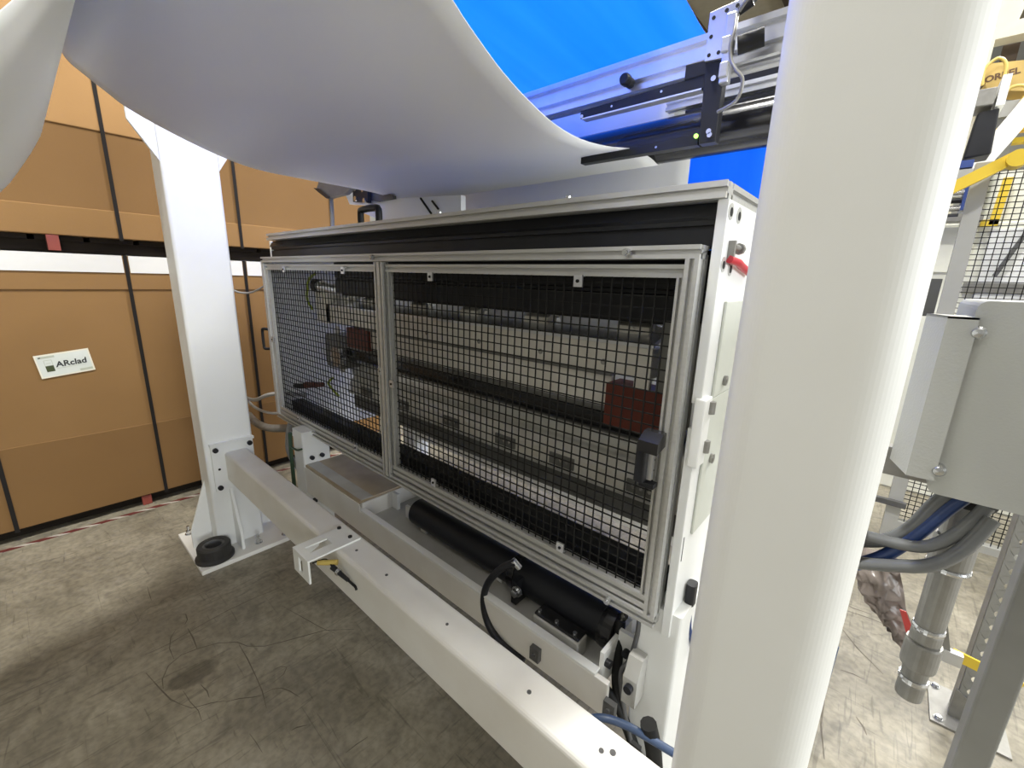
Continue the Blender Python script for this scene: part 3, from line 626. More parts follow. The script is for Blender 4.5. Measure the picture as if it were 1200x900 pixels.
# ================================================================ mesh guard (aluminium frame with black wire mesh)
G0, G1 = -2.443, -.2865; GZ0, GZ1 = .628, 1.472; a = .0254; gy = .845
gd = thing('mesh_guard', 'aluminium framed guard with black wire mesh panels on the machine front', 'guard', ((G0 + G1) / 2, gy + a, GZ0))
def bar_x(nm, x0, x1, y0, z0, h=a, d=a, nv=1, nu=1): return obj(nm, MB().slot_bar('x', x0, x1, y0, y0 + d, z0, z0 + h, nu, nv), 'aluminium', gd)
def bar_z(nm, x0, x1, y0, z0, z1, d=a, nu=1): return obj(nm, MB().slot_bar('z', z0, z1, x0, x1, y0, y0 + d, nu, 1), 'aluminium', gd)
bar_x('frame_rail', G0, G1, gy, GZ1 - a, d=2 * a, nu=2)
bar_x('frame_rail', G0, G1, gy, GZ0, d=2 * a, nu=2)
bar_z('frame_post', G0, G0 + a, gy, GZ0 + a, GZ1 - a, d=2 * a)
bar_z('frame_post', G1 - a, G1, gy, GZ0 + a, GZ1 - a, d=2 * a)
MX0, MX1 = -1.388, -1.337
bar_z('mullion', MX0, MX1, gy - .004, GZ0 + a * .6, GZ1 - a - .002, d=a, nu=2)
dz0, dz1 = GZ0 + a + .006, GZ1 - a - .010
def door(nm, x0, x1, latch):
    d = obj('panel_rail', MB().slot_bar('x', x0, x1, gy + .008, gy + .008 + a, dz1 - a, dz1, 1, 1), 'aluminium', gd)
    obj('panel_rail', MB().slot_bar('x', x0, x1, gy + .008, gy + .008 + a, dz0, dz0 + a + .01, 1, 1), 'aluminium', gd)
    obj('panel_stile', MB().slot_bar('z', dz0 + a + .01, dz1 - a, x0, x0 + a, gy + .008, gy + .008 + a, 1, 1), 'aluminium', gd)
    ws = .0165 if latch else a
    obj('panel_stile', MB().slot_bar('z', dz0 + a + .01, dz1 - a, x1 - ws, x1, gy + .008, gy + .008 + a, 1, 1, .006), 'aluminium', gd)
    m = MB(); r = .0014; yc = gy + .024; xa, xb = x0 + .012, x1 - .012; za, zb = dz0 + .012, dz1 - .012
    n = int(round((xb - xa) / .0254))
    for i in range(n + 1):
        x = xa + (xb - xa) * i / n; m.box(x - r, x + r, yc - r, yc + r, za, zb)
    nz = int(round((zb - za) / .0254))
    for i in range(nz + 1):
        z = za + (zb - za) * i / nz; m.box(xa, xb, yc + r, yc + 3 * r, z - r, z + r)
    obj('wire_mesh', m, 'black_matte', gd, label='black square wire mesh', kind='stuff')
door('left', G0 + a + .004, MX0 + .006, False)
door('right', MX1 - .006, G1 - a + .001, True)
def clip(x, z, up=True, side=False):
    m = MB(); m.box(x - .011, x + .011, gy - .001, gy + .004, z - .013, z + .013); m.box(x - .011, x + .011, gy, gy + .012, z + (.010 if up else -.013), z + (.013 if up else -.010))
    c = obj('mesh_clip', m, 'bright_aluminium', gd)
    obj('clip_screw', MB().cyl((x, gy - .001, z), (x, gy - .004, z), .004, 8), 'black_matte', c)
for (x, z, u) in ((-2.17, 1.414, True), (-1.616, 1.414, True), (-1.08, 1.400, True), (-.547, 1.400, True), (-2.16, .684, False), (-1.60, .690, False), (-1.08, .714, False), (-.551, .714, False), (-1.383, 1.056, True), (-1.312, 1.02, True), (-2.395, 1.06, True)):
    clip(x, z, u)
for (x, z) in ((-.43, GZ1 - a / 2), (-1.39, GZ1 - a / 2), (-.40, GZ0 + a / 2)):
    m = MB(); m.cyl((x, gy, z), (x, gy - .012, z), .008, 12); m.cyl((x, gy - .012, z), (x, gy - .015, z), .005, 8); obj('frame_screw', m, 'chrome', gd)
# left pull handle, right latch
h1 = obj('pull_handle', MB().tube([(G0, gy + .01, 1.105), (G0 - .035, gy - .01, 1.108), (G0 - .045, gy - .012, 1.09), (G0 - .045, gy - .012, 1.02), (G0 - .035, gy - .01, 1.002), (G0, gy + .01, 1.005)], .0075, 8, 3), 'black_satin', gd, label='black pull handle on the left edge')
lx = -.337
lt = obj('latch', MB().box(lx - .020, lx + .002, gy - .030, gy + .006, .985, 1.075), 'black_satin', gd, bevel=.003, label='black door latch')
obj('latch_handle', MB().prism([(gy - .04, 1.06), (gy - .04, 1.085), (gy - .015, 1.10), (gy + .004, 1.10), (gy + .004, 1.07)], 'x', lx - .012, lx + .030), 'black_gloss', lt)
obj('latch_plate', MB().box(lx + .002, lx + .012, gy - .012, gy - .002, .99, 1.06), 'bright_aluminium', lt)
obj('latch_bolt', MB().box(lx - .01, lx + .022, gy - .02, gy + .002, .975, .985), 'black_satin', lt)

# cables around the machine foot
cable('hydraulic_hose', [(-.715, .86, .578), (-.75, .835, .55), (-.785, .815, .49), (-.79, .805, .43), (-.76, .795, .375), (-.70, .79, .345), (-.62, .80, .33)], .011, 'black_satin', 'black hose curving out of the motor roller over the tray edge', 10, 'hose')
cable('power_cable', [(-.40, .93, .52), (-.385, .90, .46), (-.372, .88, .38), (-.35, .87, .32), (-.31, .87, .25), (-.265, .88, .15), (-.24, .90, .05)], .0135, 'black_matte', 'thick black cable dropping beside the machine leg', 10)
cable('power_cable', [(-.44, .86, .40), (-.41, .855, .385), (-.36, .86, .34), (-.32, .865, .27), (-.285, .868, .18), (-.26, .86, .08)], .011, 'black_matte', 'black cable running down from the tray corner clip', 10)
cable('thin_cable', [(-.335, .885, .62), (-.332, .88, .56), (-.342, .875, .48), (-.358, .868, .43), (-.345, .868, .35), (-.30, .852, .25)], .006, 'dark_grey', 'thin grey cable hanging below the guard corner', 8)
cable('blue_hose', [(-.40, .70, .36), (-.36, .70, .43), (-.325, .715, .455), (-.28, .735, .455), (-.23, .752, .445), (-.16, .77, .435), (-.10, .80, .42)], .0085, 'blue_cable', 'dark blue hose bending over the cross beam end', 10, 'hose')
cable('black_bundle', [(-.24, .76, .47), (-.225, .77, .40), (-.215, .78, .30), (-.21, .79, .15), (-.2, .8, .012)], .018, 'black_matte', 'black cable bundle beside the near white column', 10)
obj('air_valve', MB().rbox(XR + .002, XR + .024, .94, .97, .655, .71, .008, 'z', 3), 'black_satin', None, 'small black valve on the machine side plate behind the near column', 'valve', loc=(XR + .013, .955, .655))
cable('blue_tube', [(XR + .012, .955, .656), (XR + .016, .957, .62), (XR + .02, .96, .58), (XR + .03, .98, .52)], .006, 'hose_blue', 'blue tube below the small black valve', 8, 'tube')
# cables on the left between column and guard
cable('conduit', [(-3.0, .86, .62), (-2.75, .84, .66), (-2.55, .85, .73), (-2.44, .90, .75), (-2.36, .98, .74)], .011, 'cable_grey', 'upper grey conduit running from the white column to the guard', 8, 'conduit')
cable('conduit', [(-3.0, .86, .62), (-2.8, .85, .60), (-2.6, .86, .61), (-2.48, .90, .63), (-2.36, .98, .66)], .008, 'cable_grey', 'thin sagging grey cable just below the upper conduit', 8, 'cable')
cable('conduit', [(-3.0, .87, .50), (-2.8, .85, .50), (-2.6, .85, .52), (-2.45, .90, .545), (-2.30, 1.02, .56)], .022, 'galvanised', 'thick grey flexible conduit behind the white column', 10, 'conduit')
cable('grey_hose', [(-2.30, .855, .62), (-2.33, .85, .55), (-2.345, .85, .46), (-2.31, .86, .39), (-2.24, .87, .36), (-2.17, .885, .36)], .013, 'cable_grey', 'light grey hose looping down beside the machine leg', 10, 'hose')
cable('green_cable', [(-2.15, .795, .625), (-2.148, .79, .5), (-2.150, .79, .35), (-2.148, .79, .2), (-2.15, .79, .02)], .010, 'dark_green', 'dark green cable tied down the machine leg', 8)
cable('cable_tie', [(-2.16, .795, .56), (-2.13, .79, .553), (-2.07, .79, .556), (-2.02, .792, .575)], .005, 'dark_green', 'dark green wire around the machine leg top', 8, 'wire')
cable('hanging_wire', [(-3.17, .86, 1.325), (-3.12, .92, 1.275), (-3.08, .98, 1.268), (-3.02, 1.03, 1.30), (-2.95, 1.06, 1.34)], .006, 'cable_grey', 'thin grey wire drooping across the carton behind the column', 8, 'wire')

# ================================================================ web, blue sheet, rollers
def interp(tab, y):
    for (y0, z0), (y1, z1) in zip(tab, tab[1:]):
        if y0 <= y <= y1: return z0 + (z1 - z0) * (y - y0) / (y1 - y0)
    return tab[-1][1]
LOOP2 = [(-.9, 2.4), (-.7, 1.95), (-.5, 1.66), (-.33, 1.53), (-.18, 1.49), (-.07, 1.52), (.015, 1.59), (.076, 1.68), (.112, 1.745), (.125, 1.776), (.140, 1.83), (.150, 1.9), (.154, 2.0), (.155, 2.2), (.158, 2.36)]
RE = LOOP2 + [(.166, 2.385), (.176, 2.36), (.20, 2.24), (.25, 2.10), (.33, 1.995), (.43, 1.905), (.536, 1.830), (.593, 1.798), (.658, 1.768), (.734, 1.744), (.822, 1.725), (.924, 1.720), (1.04, 1.731), (1.12, 1.745), (1.2, 1.758), (1.30, 1.757), (1.35, 1.750)]
LE = LOOP2 + [(.166, 2.385), (.174, 2.36), (.177, 2.2), (.180, 2.12), (.185, 2.05), (.200, 1.98), (.2375, 1.945), (.279, 1.914), (.324, 1.883), (.426, 1.840), (.557, 1.798), (.675, 1.776), (.833, 1.772), (1.01, 1.772), (1.18, 1.770), (1.30, 1.757), (1.35, 1.750)]
tail = []
cy, cz, rr = 1.352, 1.812, .0605
for i in range(1, 7):
    t_ = math.radians(-90 + i * 16); tail.append((cy + rr * math.cos(t_), cz + rr * math.sin(t_)))
tail += [(1.43, 1.90), (1.455, 1.98), (1.475, 2.04), (1.50, 2.085), (1.54, 2.10), (1.58, 2.085), (1.60, 2.04), (1.605, 1.9), (1.607, 1.6), (1.61, 1.2), (1.615, 0.8)]
def smooth_path(pts, sub=3):
    out = []
    pts = [Vector((0, p[0], p[1])) for p in pts]
    for i in range(len(pts) - 1):
        p0 = pts[max(i - 1, 0)]; p1 = pts[i]; p2 = pts[i + 1]; p3 = pts[min(i + 2, len(pts) - 1)]
        for k in range(sub):
            t = k / sub
            out.append(0.5 * ((2 * p1) + (p2 - p0) * t + (2 * p0 - 5 * p1 + 4 * p2 - p3) * t * t + (3 * p1 - p0 - 3 * p2 + p3) * t ** 3))
    out.append(pts[-1]); return out
pr = smooth_path(RE + tail); pl_ = smooth_path(LE + tail)
rows = []
for a_, b_ in zip(pr, pl_):
    row = []
    for j in range(25):
        s = j / 24; e = s * s * (3 - 2 * s)
        y = a_.y + (b_.y - a_.y) * e; z = a_.z + (b_.z - a_.z) * e
        xr = -.616; xl = -1.90 if y < 1.3 else -1.95
        row.append((xr + (xl - xr) * s, y, z))
    rows.append(row)
obj('white_web', MB().grid(rows), 'web_white', None, 'wide white sheet hanging in loops above the machine', 'sheet', loc=(-1.26, .6, 1.4), thick=.0012)
bl = [(.25, 2.30), (.7, 2.262), (1.0, 2.24), (1.446, 2.210), (1.607, 2.195), (2.0, 2.19), (2.3, 2.19), (2.51, 2.185), (2.575, 2.16), (2.605, 2.10), (2.61, 1.98), (2.612, 1.7), (2.61, 1.3), (2.62, .7)]
rows = [[(-.62 + .035 * max(0, min(1, (p.y - 1.7) / .8)) - 1.36 * j / 12, p.y, p.z) for j in range(13)] for p in smooth_path(bl, 4)]
obj('blue_web', MB().grid(rows), 'web_blue', None, 'bright blue sheet running overhead and down behind the machine', 'sheet', loc=(-1.3, 1.4, .7), thick=.0012)

t = thing('idler_roller', 'black idler roller carrying the white sheet below the aluminium sensor beam', 'roller', (-1.1, cy, 1.752), 'idler rollers of the sheet line')
obj('shell', MB().cyl((-1.98, cy, cz), (-.20, cy, cz), .059, 40), 'black_gloss', t)
obj('journal', MB().cyl((-.20, cy, cz), (-.08, cy, cz), .02, 16), 'chrome', t)
obj('journal', MB().cyl((-2.08, cy, cz), (-1.98, cy, cz), .02, 16), 'chrome', t)
t = thing('idler_roller', 'grey idler roller at the crest of the sheet behind the sensor beam', 'roller', (-1.1, 1.54, 2.0), 'idler rollers of the sheet line')
obj('shell', MB().cyl((-1.98, 1.54, 2.045), (-.20, 1.54, 2.045), .05, 32), 'roller_metal', t)
obj('journal', MB().cyl((-.20, 1.54, 2.045), (-.08, 1.54, 2.045), .02, 16), 'chrome', t)
t = thing('idler_roller', 'grey idler roller high over the near sheet loops', 'roller', (-1.26, .1665, 2.36), 'idler rollers of the sheet line')
obj('shell', MB().cyl((-1.98, .1665, 2.368), (-.53, .1665, 2.368), .007, 20), 'roller_metal', t)
t = thing('idler_roller', 'idler roller turning the blue sheet downward at the back', 'roller', (-1.26, 2.54, 2.06), 'idler rollers of the sheet line')
obj('shell', MB().cyl((-2.05, 2.54, 2.117), (-.5, 2.54, 2.117), .052, 32), 'roller_metal', t)
obj('spreader_bar', MB().slot_bar('x', -.60, -.10, 1.33, 1.36, 1.885, 1.912, 1, 1), 'bright_aluminium', None, 'bright aluminium bar above the black roller end beside the column', 'bar', loc=(-.35, 1.345, 1.885))
obj('dark_plate', MB().box(-.585, -.12, 1.44, 1.452, 1.80, 1.97), 'black_satin', None, 'dark backing plate beside the sheet edge behind the sensor', 'plate', loc=(-.35, 1.406, 1.80))

sb = thing('sensor_beam', 'aluminium slotted beam carrying the edge sensor above the machine', 'beam', (-1.05, 1.22, 1.905))
obj('profile', MB().slot_bar('x', -2.02, -.10, 1.20, 1.245, 1.905, 1.988, 1, 2, .014, .016), 'bright_aluminium', sb)
obj('clamp_knob', MB().lathe((-.645, 1.20, 1.924), (0, -1, 0), [(0, -.005), (.010, 0), (.013, .006), (.013, .022), (.015, .026), (.015, .040), (.012, .046), (0, .046)], 18), 'black_satin', sb, label='round black clamp knob')
obj('support_arm', MB().box(-.10, -.06, .69, 1.26, 1.90, 1.99), 'white_paint', sb)

# edge sensor with fork
es = thing('edge_sensor', 'black fork shaped edge sensor with green light at the sheet edge', 'sensor', (-.45, 1.18, 1.733))
fork = [(-.392, 1.912), (-.484, 1.914), (-.484, 1.883), (-.781, 1.877), (-.781, 1.857), (-.437, 1.857), (-.428, 1.764), (-.770, 1.754), (-.770, 1.736), (-.392, 1.733)]
obj('fork_upper', MB().prism([(-.434, 1.884), (-.781, 1.877), (-.781, 1.857), (-.434, 1.857)], 'y', 1.165, 1.19), 'black_satin', es)
obj('fork_lower', MB().prism([(-.434, 1.757), (-.770, 1.753), (-.770, 1.736), (-.434, 1.733)], 'y', 1.165, 1.19), 'black_satin', es)
obj('body', MB().prism([(-.392, 1.914), (-.484, 1.916), (-.484, 1.883), (-.436, 1.883), (-.431, 1.733), (-.392, 1.733)], 'y', 1.163, 1.192), 'black_satin', es, bevel=.002)
obj('glass_strip', MB().box(-.775, -.44, 1.164, 1.19, 1.8535, 1.857), 'bright_aluminium', es)
obj('fork_tip', MB().cyl((-.774, 1.165, 1.861), (-.774, 1.161, 1.861), .005, 10), 'chrome', es)
obj('status_light', MB().cyl((-.438, 1.163, 1.752), (-.438, 1.159, 1.752), .005, 12), 'led_green', es, label='green status light')
for (xx, zz) in ((-.412, 1.868), (-.405, 1.748), (-.408, 1.756)):
    obj('screw', MB().cyl((xx, 1.163, zz), (xx, 1.156, zz), .006, 10), 'chrome', es)
for (xx, zz) in ((-.54, 1.872), (-.68, 1.868), (-.54, 1.744)):
    obj('pin', MB().cyl((xx, 1.165, zz), (xx, 1.163, zz), .003, 8), 'chrome', es)
mp_ = obj('mount_plate', MB().prism([(-.437, 1.908), (-.394, 1.904), (-.366, 2.012), (-.437, 2.006)], 'y', 1.155, 1.163), 'bright_aluminium', es, bevel=.001, label='drilled aluminium mounting plate')
for (xx, zz) in ((-.427, 1.992), (-.40, 1.998), (-.378, 2.0), (-.428, 1.955), (-.428, 1.918), (-.407, 1.918)):
    obj('hole', MB().cyl((xx, 1.1555, zz), (xx, 1.154, zz), .0042, 10), 'black_matte', mp_)
obj('slide_rail', MB().box(-.392, -.372, 1.135, 1.155, 1.845, 1.982), 'bright_aluminium', es, bevel=.002)
obj('slide_block', MB().box(-.394, -.376, 1.128, 1.136, 1.905, 1.935), 'aluminium', es, bevel=.002)
obj('slide_block', MB().box(-.392, -.374, 1.128, 1.136, 1.855, 1.885), 'aluminium', es, bevel=.002)
obj('adjust_knob', MB().cyl((-.372, 1.15, 1.985), (-.345, 1.15, 1.995), .009, 14), 'black_satin', es)
obj('clamp_lever', MB().bar((-.36, 1.16, 2.0), (-.325, 1.17, 2.03), .016, .016), 'black_satin', es)
obj('plug', MB().cyl((-.365, 1.15, 1.918), (-.315, 1.16, 1.925), .018, 16), 'black_matte', es)
cable('sensor_cable', [(-.365, 1.13, 1.975), (-.345, 1.12, 1.99), (-.325, 1.13, 2.005), (-.30, 1.15, 2.0), (-.25, 1.18, 1.995)], .0038, 'galvanised', 'grey cable arching off the top of the sensor mount', 8)
cable('sensor_cable', [(-.372, 1.14, 1.975), (-.368, 1.125, 1.94), (-.371, 1.12, 1.91), (-.365, 1.12, 1.88), (-.35, 1.115, 1.855), (-.335, 1.115, 1.835), (-.337, 1.12, 1.81), (-.352, 1.13, 1.796), (-.39, 1.15, 1.792)], .0038, 'galvanised', 'grey cable looping below the sensor mount to the fork', 8)

# bracket gear seen above the housing at its left end
def sc(pts, f): return [(x * f, 1.4 + (z - 1.4) * f) for x, z in pts]
t = thing('web_guide_arm', 'white guide arm with black clamp plate above the left end of the housing', 'guide arm', (-1.9, 1.25, 1.566))
obj('arm', MB().prism(sc([(-2.387, 1.778), (-2.277, 1.800), (-2.067, 1.792), (-1.859, 1.78), (-1.711, 1.77), (-1.55, 1.76), (-1.55, 1.60), (-2.06, 1.60), (-2.183, 1.69), (-2.39, 1.746)], .886), 'y', 1.235, 1.26), 'white_clean', t)
obj('foot', MB().box(-1.83, -1.40, 1.225, 1.29, 1.566, 1.59), 'white_clean', t)
obj('end_bracket', MB().prism(sc([(-2.493, 1.839), (-2.439, 1.878), (-2.250, 1.86), (-2.250, 1.770), (-2.456, 1.791)], .897), 'y', 1.215, 1.235), 'white_clean', t)
ck = obj('clamp_plate', MB().prism(sc([(-2.378, 1.885), (-2.223, 1.865), (-2.23, 1.779), (-2.383, 1.795)], .8955), 'y', 1.195, 1.215), 'black_satin', t)
for (xx, zz) in sc(((-2.337, 1.857), (-2.343, 1.807), (-2.252, 1.789), (-2.262, 1.846)), .8955): obj('bolt', MB().cyl((xx, 1.195, zz), (xx, 1.185, zz), .012, 12), 'chrome', ck)
obj('dark_cover', MB().prism(sc([(-2.29, 1.875), (-2.19, 1.85), (-2.037, 1.80), (-2.037, 1.786), (-2.194, 1.785), (-2.257, 1.797), (-2.294, 1.816)], .891), 'y', 1.218, 1.234), 'dark_grey', t)  # dark shape standing in for a shaded underside
for p in ([(-1.84, 1.773), (-1.758, 1.696)], [(-1.751, 1.753), (-1.704, 1.712)]):
    (xa, za), (xb, zb) = sc(p, .886); obj('tie_line', MB().bar((xa, 1.232, za), (xb, 1.232, zb), .006, .008, (0, 1, 0)), 'black_matte', t)
t = thing('tension_arm', 'black angled arm on a thin post above the left end of the housing', 'arm', (-2.35, 1.19, 1.583))
obj('head', MB().prism(sc([(-2.669, 1.935), (-2.488, 1.91), (-2.296, 1.875), (-2.30, 1.855), (-2.396, 1.831), (-2.575, 1.827), (-2.717, 1.89)], .9077), 'y', 1.17, 1.20), 'dark_grey', t)
obj('head_cap', MB().prism(sc([(-2.73, 1.895), (-2.66, 1.86), (-2.575, 1.822), (-2.55, 1.832), (-2.66, 1.885)], .9077), 'y', 1.16, 1.17), 'black_satin', t)
obj('post', MB().cyl((-2.352, 1.19, 1.583), (-2.347, 1.19, 1.81), .011, 12), 'dark_metal', t)
obj('post_foot', MB().cyl((-2.352, 1.19, 1.583), (-2.352, 1.19, 1.592), .024, 14), 'dark_metal', t)

# ================================================================ right hand side: enclosure, conduit, struts
en = thing('control_enclosure', 'grey painted steel control box beside the near white column', 'control box', (.33, 1.02, 1.085))
obj('body', MB().rbox(.088, .62, .90, 1.15, 1.093, 1.389, .012, 'y', 4), 'enclosure_grey', en)
bk = obj('edge_channel', MB().prism([(.040, .952), (.043, .952), (.063, .886), (.092, .886), (.092, .883), (.060, .883)], 'z', 1.118, 1.366), 'enclosure_grey', en, label='folded grey edge channel')
obj('channel_top', MB().prism([(.040, .952), (.060, .883), (.092, .883), (.092, .952)], 'z', 1.363, 1.366), 'enclosure_grey', en)
for zz in (1.345, 1.135):
    m = MB(); m.lathe((.094, .90, zz), (0, -1, 0), [(0, .02), (.006, .019), (.0095, .014), (.010, .006), (.0095, 0), (0, 0)], 16); obj('screw', m, 'chrome', en)
obj('back_strut', MB().box(.019, .12, .965, .99, 1.085, 1.135), 'galvanised', en)
obj('hinge_tab', MB().box(.02, .05, .99, 1.0, 1.36, 1.42), 'dark_grey', en)
pp = thing('conduit_pipe', 'galvanised steel conduit pipe hanging under the grey control box', 'pipe', (.153, 1.02, .64))
def fit(z0, z1, r, m_='chrome', nm='coupling'):
    return obj(nm, MB().lathe((.153, 1.02, z0), (0, 0, 1), [(0, 0), (r * .96, 0), (r, .004), (r, z1 - z0 - .004), (r * .96, z1 - z0), (0, z1 - z0)], 28), m_, pp)
fit(1.050, 1.093, .036, 'black_matte', 'gland')
fit(.985, 1.050, .0245, 'galvanised', 'pipe'); fit(.93, .985, .029, 'galvanised'); fit(.922, .93, .031); fit(.80, .922, .0215, 'galvanised', 'pipe'); fit(.79, .80, .0235)
fit(.765, .79, .0225, 'galvanised'); fit(.71, .765, .0265, 'galvanised', 'elbow'); fit(.685, .71, .0195, 'galvanised'); fit(.675, .685, .0225); fit(.640, .675, .0205, 'galvanised', 'end')
# hoses from the box into the column
cable('clear_hose', [(.125, .97, 1.085), (.108, .965, 1.05), (.088, .96, 1.0), (.06, .958, .965), (.03, .956, .95)], .011, 'hose_clear', 'upper clear plastic hose from the control box', 10, 'hose')
cable('blue_hose', [(.145, .97, 1.085), (.122, .962, 1.045), (.095, .955, .99), (.065, .950, .94), (.03, .947, .905)], .011, 'hose_blue', 'dark blue plastic hose from the control box', 10, 'hose')
cable('clear_hose', [(.165, .955, 1.075), (.14, .945, 1.02), (.11, .94, .985), (.07, .938, .975), (.028, .936, .973)], .010, 'hose_clear', 'middle clear plastic hose curving to the near column', 10, 'hose')
cable('clear_hose', [(.172, .945, 1.06), (.15, .935, 1.0), (.12, .93, .96), (.08, .93, .938), (.03, .93, .918)], .011, 'hose_clear', 'lowest clear plastic hose curving to the near column', 10, 'hose')
obj('hose_plate', MB().box(.020, .034, .92, .99, .90, .99), 'red_block', None, 'dark red hose connector plate behind the near column', 'connector', loc=(.027, .955, .90))
# strut post with holes
st = thing('strut_post', 'galvanised strut post with round holes standing on a floor plate', 'post', (.425, 1.90, 0))
def strut_face():
    m = MB(); x0, x1, y = .390, .446, 1.875; z = .012; hr = .0125; pitch = .0508; N = 12
    m.box(x0, x1, y, y + .003, z, z + .03); z += .03
    while z < 1.32:
        cxx = (x0 + x1) / 2; czz = z + pitch / 2
        vs = [(x0, y, z), (x1, y, z), (x1, y, z + pitch), (x0, y, z + pitch)]
        circ = [(cxx + hr * math.cos(math.radians(225 + 360 * k / N)), y, czz + hr * math.sin(math.radians(225 + 360 * k / N))) for k in range(N)]
        fs = []
        for c in range(4):
            k0 = c * N // 4
            for k in range(N // 4): fs.append((c, 4 + k0 + k, 4 + (k0 + k + 1) % N)[::-1])
            fs.append((c, 4 + (k0 + N // 4) % N, (c + 1) % 4)[::-1])
        m.add(vs + circ, fs); z += pitch
    return m
obj('front_face', strut_face(), 'post_grey', st, thick=.003)
m = MB(); m.box(.388, .391, 1.877, 1.93, .012, 1.36); m.box(.445, .448, 1.877, 1.93, .012, 1.36)
obj('channel', m, 'galvanised', st)
obj('foot_plate', MB().box(.335, .52, 1.80, 2.0, 0, .008), 'galvanised', st)
obj('foot_socket', MB().prism([(.380, .008), (.456, .008), (.456, .10), (.432, .085), (.402, .10), (.380, .115)], 'y', 1.864, 1.872), 'galvanised', st)
for (xx, yy) in ((.355, 1.82), (.355, 1.98), (.50, 1.98)): obj('bolt', bolt_mb((xx, yy, .008), (0, 0, 1), .009, .012), 'chrome', st)
po = thing('square_post', 'plain grey square steel post in front of the holed strut post', 'post', (.30, 1.225, 0))
obj('tube', MB().rbox(.274, .326, 1.20, 1.252, 0.006, 1.36, .006, 'z', 3), 'post_grey', po)
obj('base', MB().box(.25, .35, 1.176, 1.276, 0, .006), 'post_grey', po)
obj('yellow_strap', MB().bar((.28, 1.52, .452), (.42, 1.56, .41), .03, .006, (0, 1, 0)), 'yellow', None, 'yellow flat strap stretched behind the grey square post', 'strap', loc=(.35, 1.54, .40))
bx = thing('cross_strut', 'thin galvanised cross strut behind the conduit pipe', 'strut', (.27, 1.42, .43))
obj('bar', MB().bar((.23, 1.50, .60), (.27, 1.50, .45), .02, .012, (0, 1, 0)), 'galvanised', bx)
obj('clip', MB().box(.255, .30, 1.49, 1.51, .435, .47), 'bright_aluminium', bx)
# crumpled plastic bag hanging by the column
rows = []
key = [[(.036, 1.14, .845), (.065, 1.15, .848), (.098, 1.14, .852)], [(.038, 1.12, .80), (.080, 1.10, .80), (.118, 1.13, .795)], [(.050, 1.13, .755), (.090, 1.09, .75), (.130, 1.12, .755)],
       [(.075, 1.14, .725), (.105, 1.10, .72), (.146, 1.13, .722)], [(.112, 1.13, .690), (.132, 1.10, .685), (.160, 1.12, .695)], [(.135, 1.12, .668), (.15, 1.11, .665), (.168, 1.12, .672)]]
for r_ in range(len(key) - 1):
    for k in range(4):
        u = k / 4; row = []
        for c in range(2):
            for j in range(4):
                s = j / 4
                p = [(key[r_][c][i] * (1 - s) + key[r_][c + 1][i] * s) * (1 - u) + (key[r_ + 1][c][i] * (1 - s) + key[r_ + 1][c + 1][i] * s) * u for i in range(3)]
                jit = (math.sin(r_ * 3.1 + k * 1.7 + j * 2.3 + c) * .006, math.sin(r_ * 1.3 + k * 2.9 + j * 1.1 + c * 2) * .012)
                row.append((p[0] + jit[0] * .5, p[1] + jit[1], p[2]))
        row.append(tuple(key[r_][2][i] * (1 - u) + key[r_ + 1][2][i] * u for i in range(3))); rows.append(row)
rows.append([tuple(key[-1][0][i] * (1 - j / 8) + key[-1][2][i] * j / 8 for i in range(3)) for j in range(9)])
bg = thing('plastic_bag', 'crumpled brownish clear plastic bag hanging beside the near column', 'bag', (.1, 1.12, .665))
obj('film', MB().grid(rows), 'bag_plastic', bg, thick=.0015)
obj('tie', MB().tube([(.068, 1.14, .846), (.066, 1.05, .90), (.062, .955, .932)], .004, 6), 'bag_plastic', bg)
obj('red_print', MB().prism([(.118, .765), (.128, .765), (.158, .705), (.142, .705)], 'y', 1.095, 1.097), 'red_plastic', bg, label='red printed patch')
cable('floor_cable', [(.045, 1.50, .33), (.04, 1.46, .20), (.035, 1.42, .08), (.03, 1.38, .014), (.02, 1.30, .014), (.0, 1.2, .014)], .014, 'blue_cable', 'dark cable reaching the floor behind the near column', 10)

# ---------------------------------------------------------------- guard fence and far equipment
fe = thing('fence_panel', 'grey framed mesh fence panel behind the control box', 'fence', (.85, 3.05, 0))
FY = 3.05
obj('stile', MB().box(.165, .225, FY, FY + .05, .02, 1.985), 'fence_grey', fe)
obj('stile', MB().box(1.50, 1.56, FY, FY + .05, .02, 1.985), 'fence_grey', fe)
obj('top_rail', MB().box(.225, 1.50, FY, FY + .05, 1.945, 1.985), 'fence_grey', fe)
obj('bottom_rail', MB().box(.225, 1.50, FY, FY + .05, .11, .15), 'fence_grey', fe)
m = MB(); r = .0018
x = .225
while x < 1.5: m.box(x - r, x + r, FY + .02 - r, FY + .02 + r, .15, 1.945); x += .0254
z = .18
while z < 1.945: m.box(.225, 1.5, FY + .02 + r, FY + .02 + 3 * r, z - r, z + r); z += .0254
obj('wire_mesh', m, 'black_matte', fe, kind='stuff')
obj('clamp', MB().box(.10, .24, FY - .03, FY, .24, .27), 'dark_grey', fe)
yr = thing('yellow_rail', 'yellow padded bar slanting over the fence panel corner', 'bar', (.22, 3.0, 1.85))
obj('bar', MB().bar((.075, 2.98, 1.855), (.285, 3.0, 1.985), .05, .035, (0, 1, 0)), 'yellow', yr)
obj('end_knob', MB().cyl((.285, 2.95, 1.97), (.285, 3.03, 1.97), .035, 16), 'yellow', yr)
cab = thing('cream_cabinet', 'cream white machine cabinet beyond the fence panel', 'cabinet', (.9, 4.3, 0))
obj('body', MB().box(.0, 1.9, 4.0, 4.7, 0.0, 1.82), 'cabinet_cream', cab, bevel=.01)
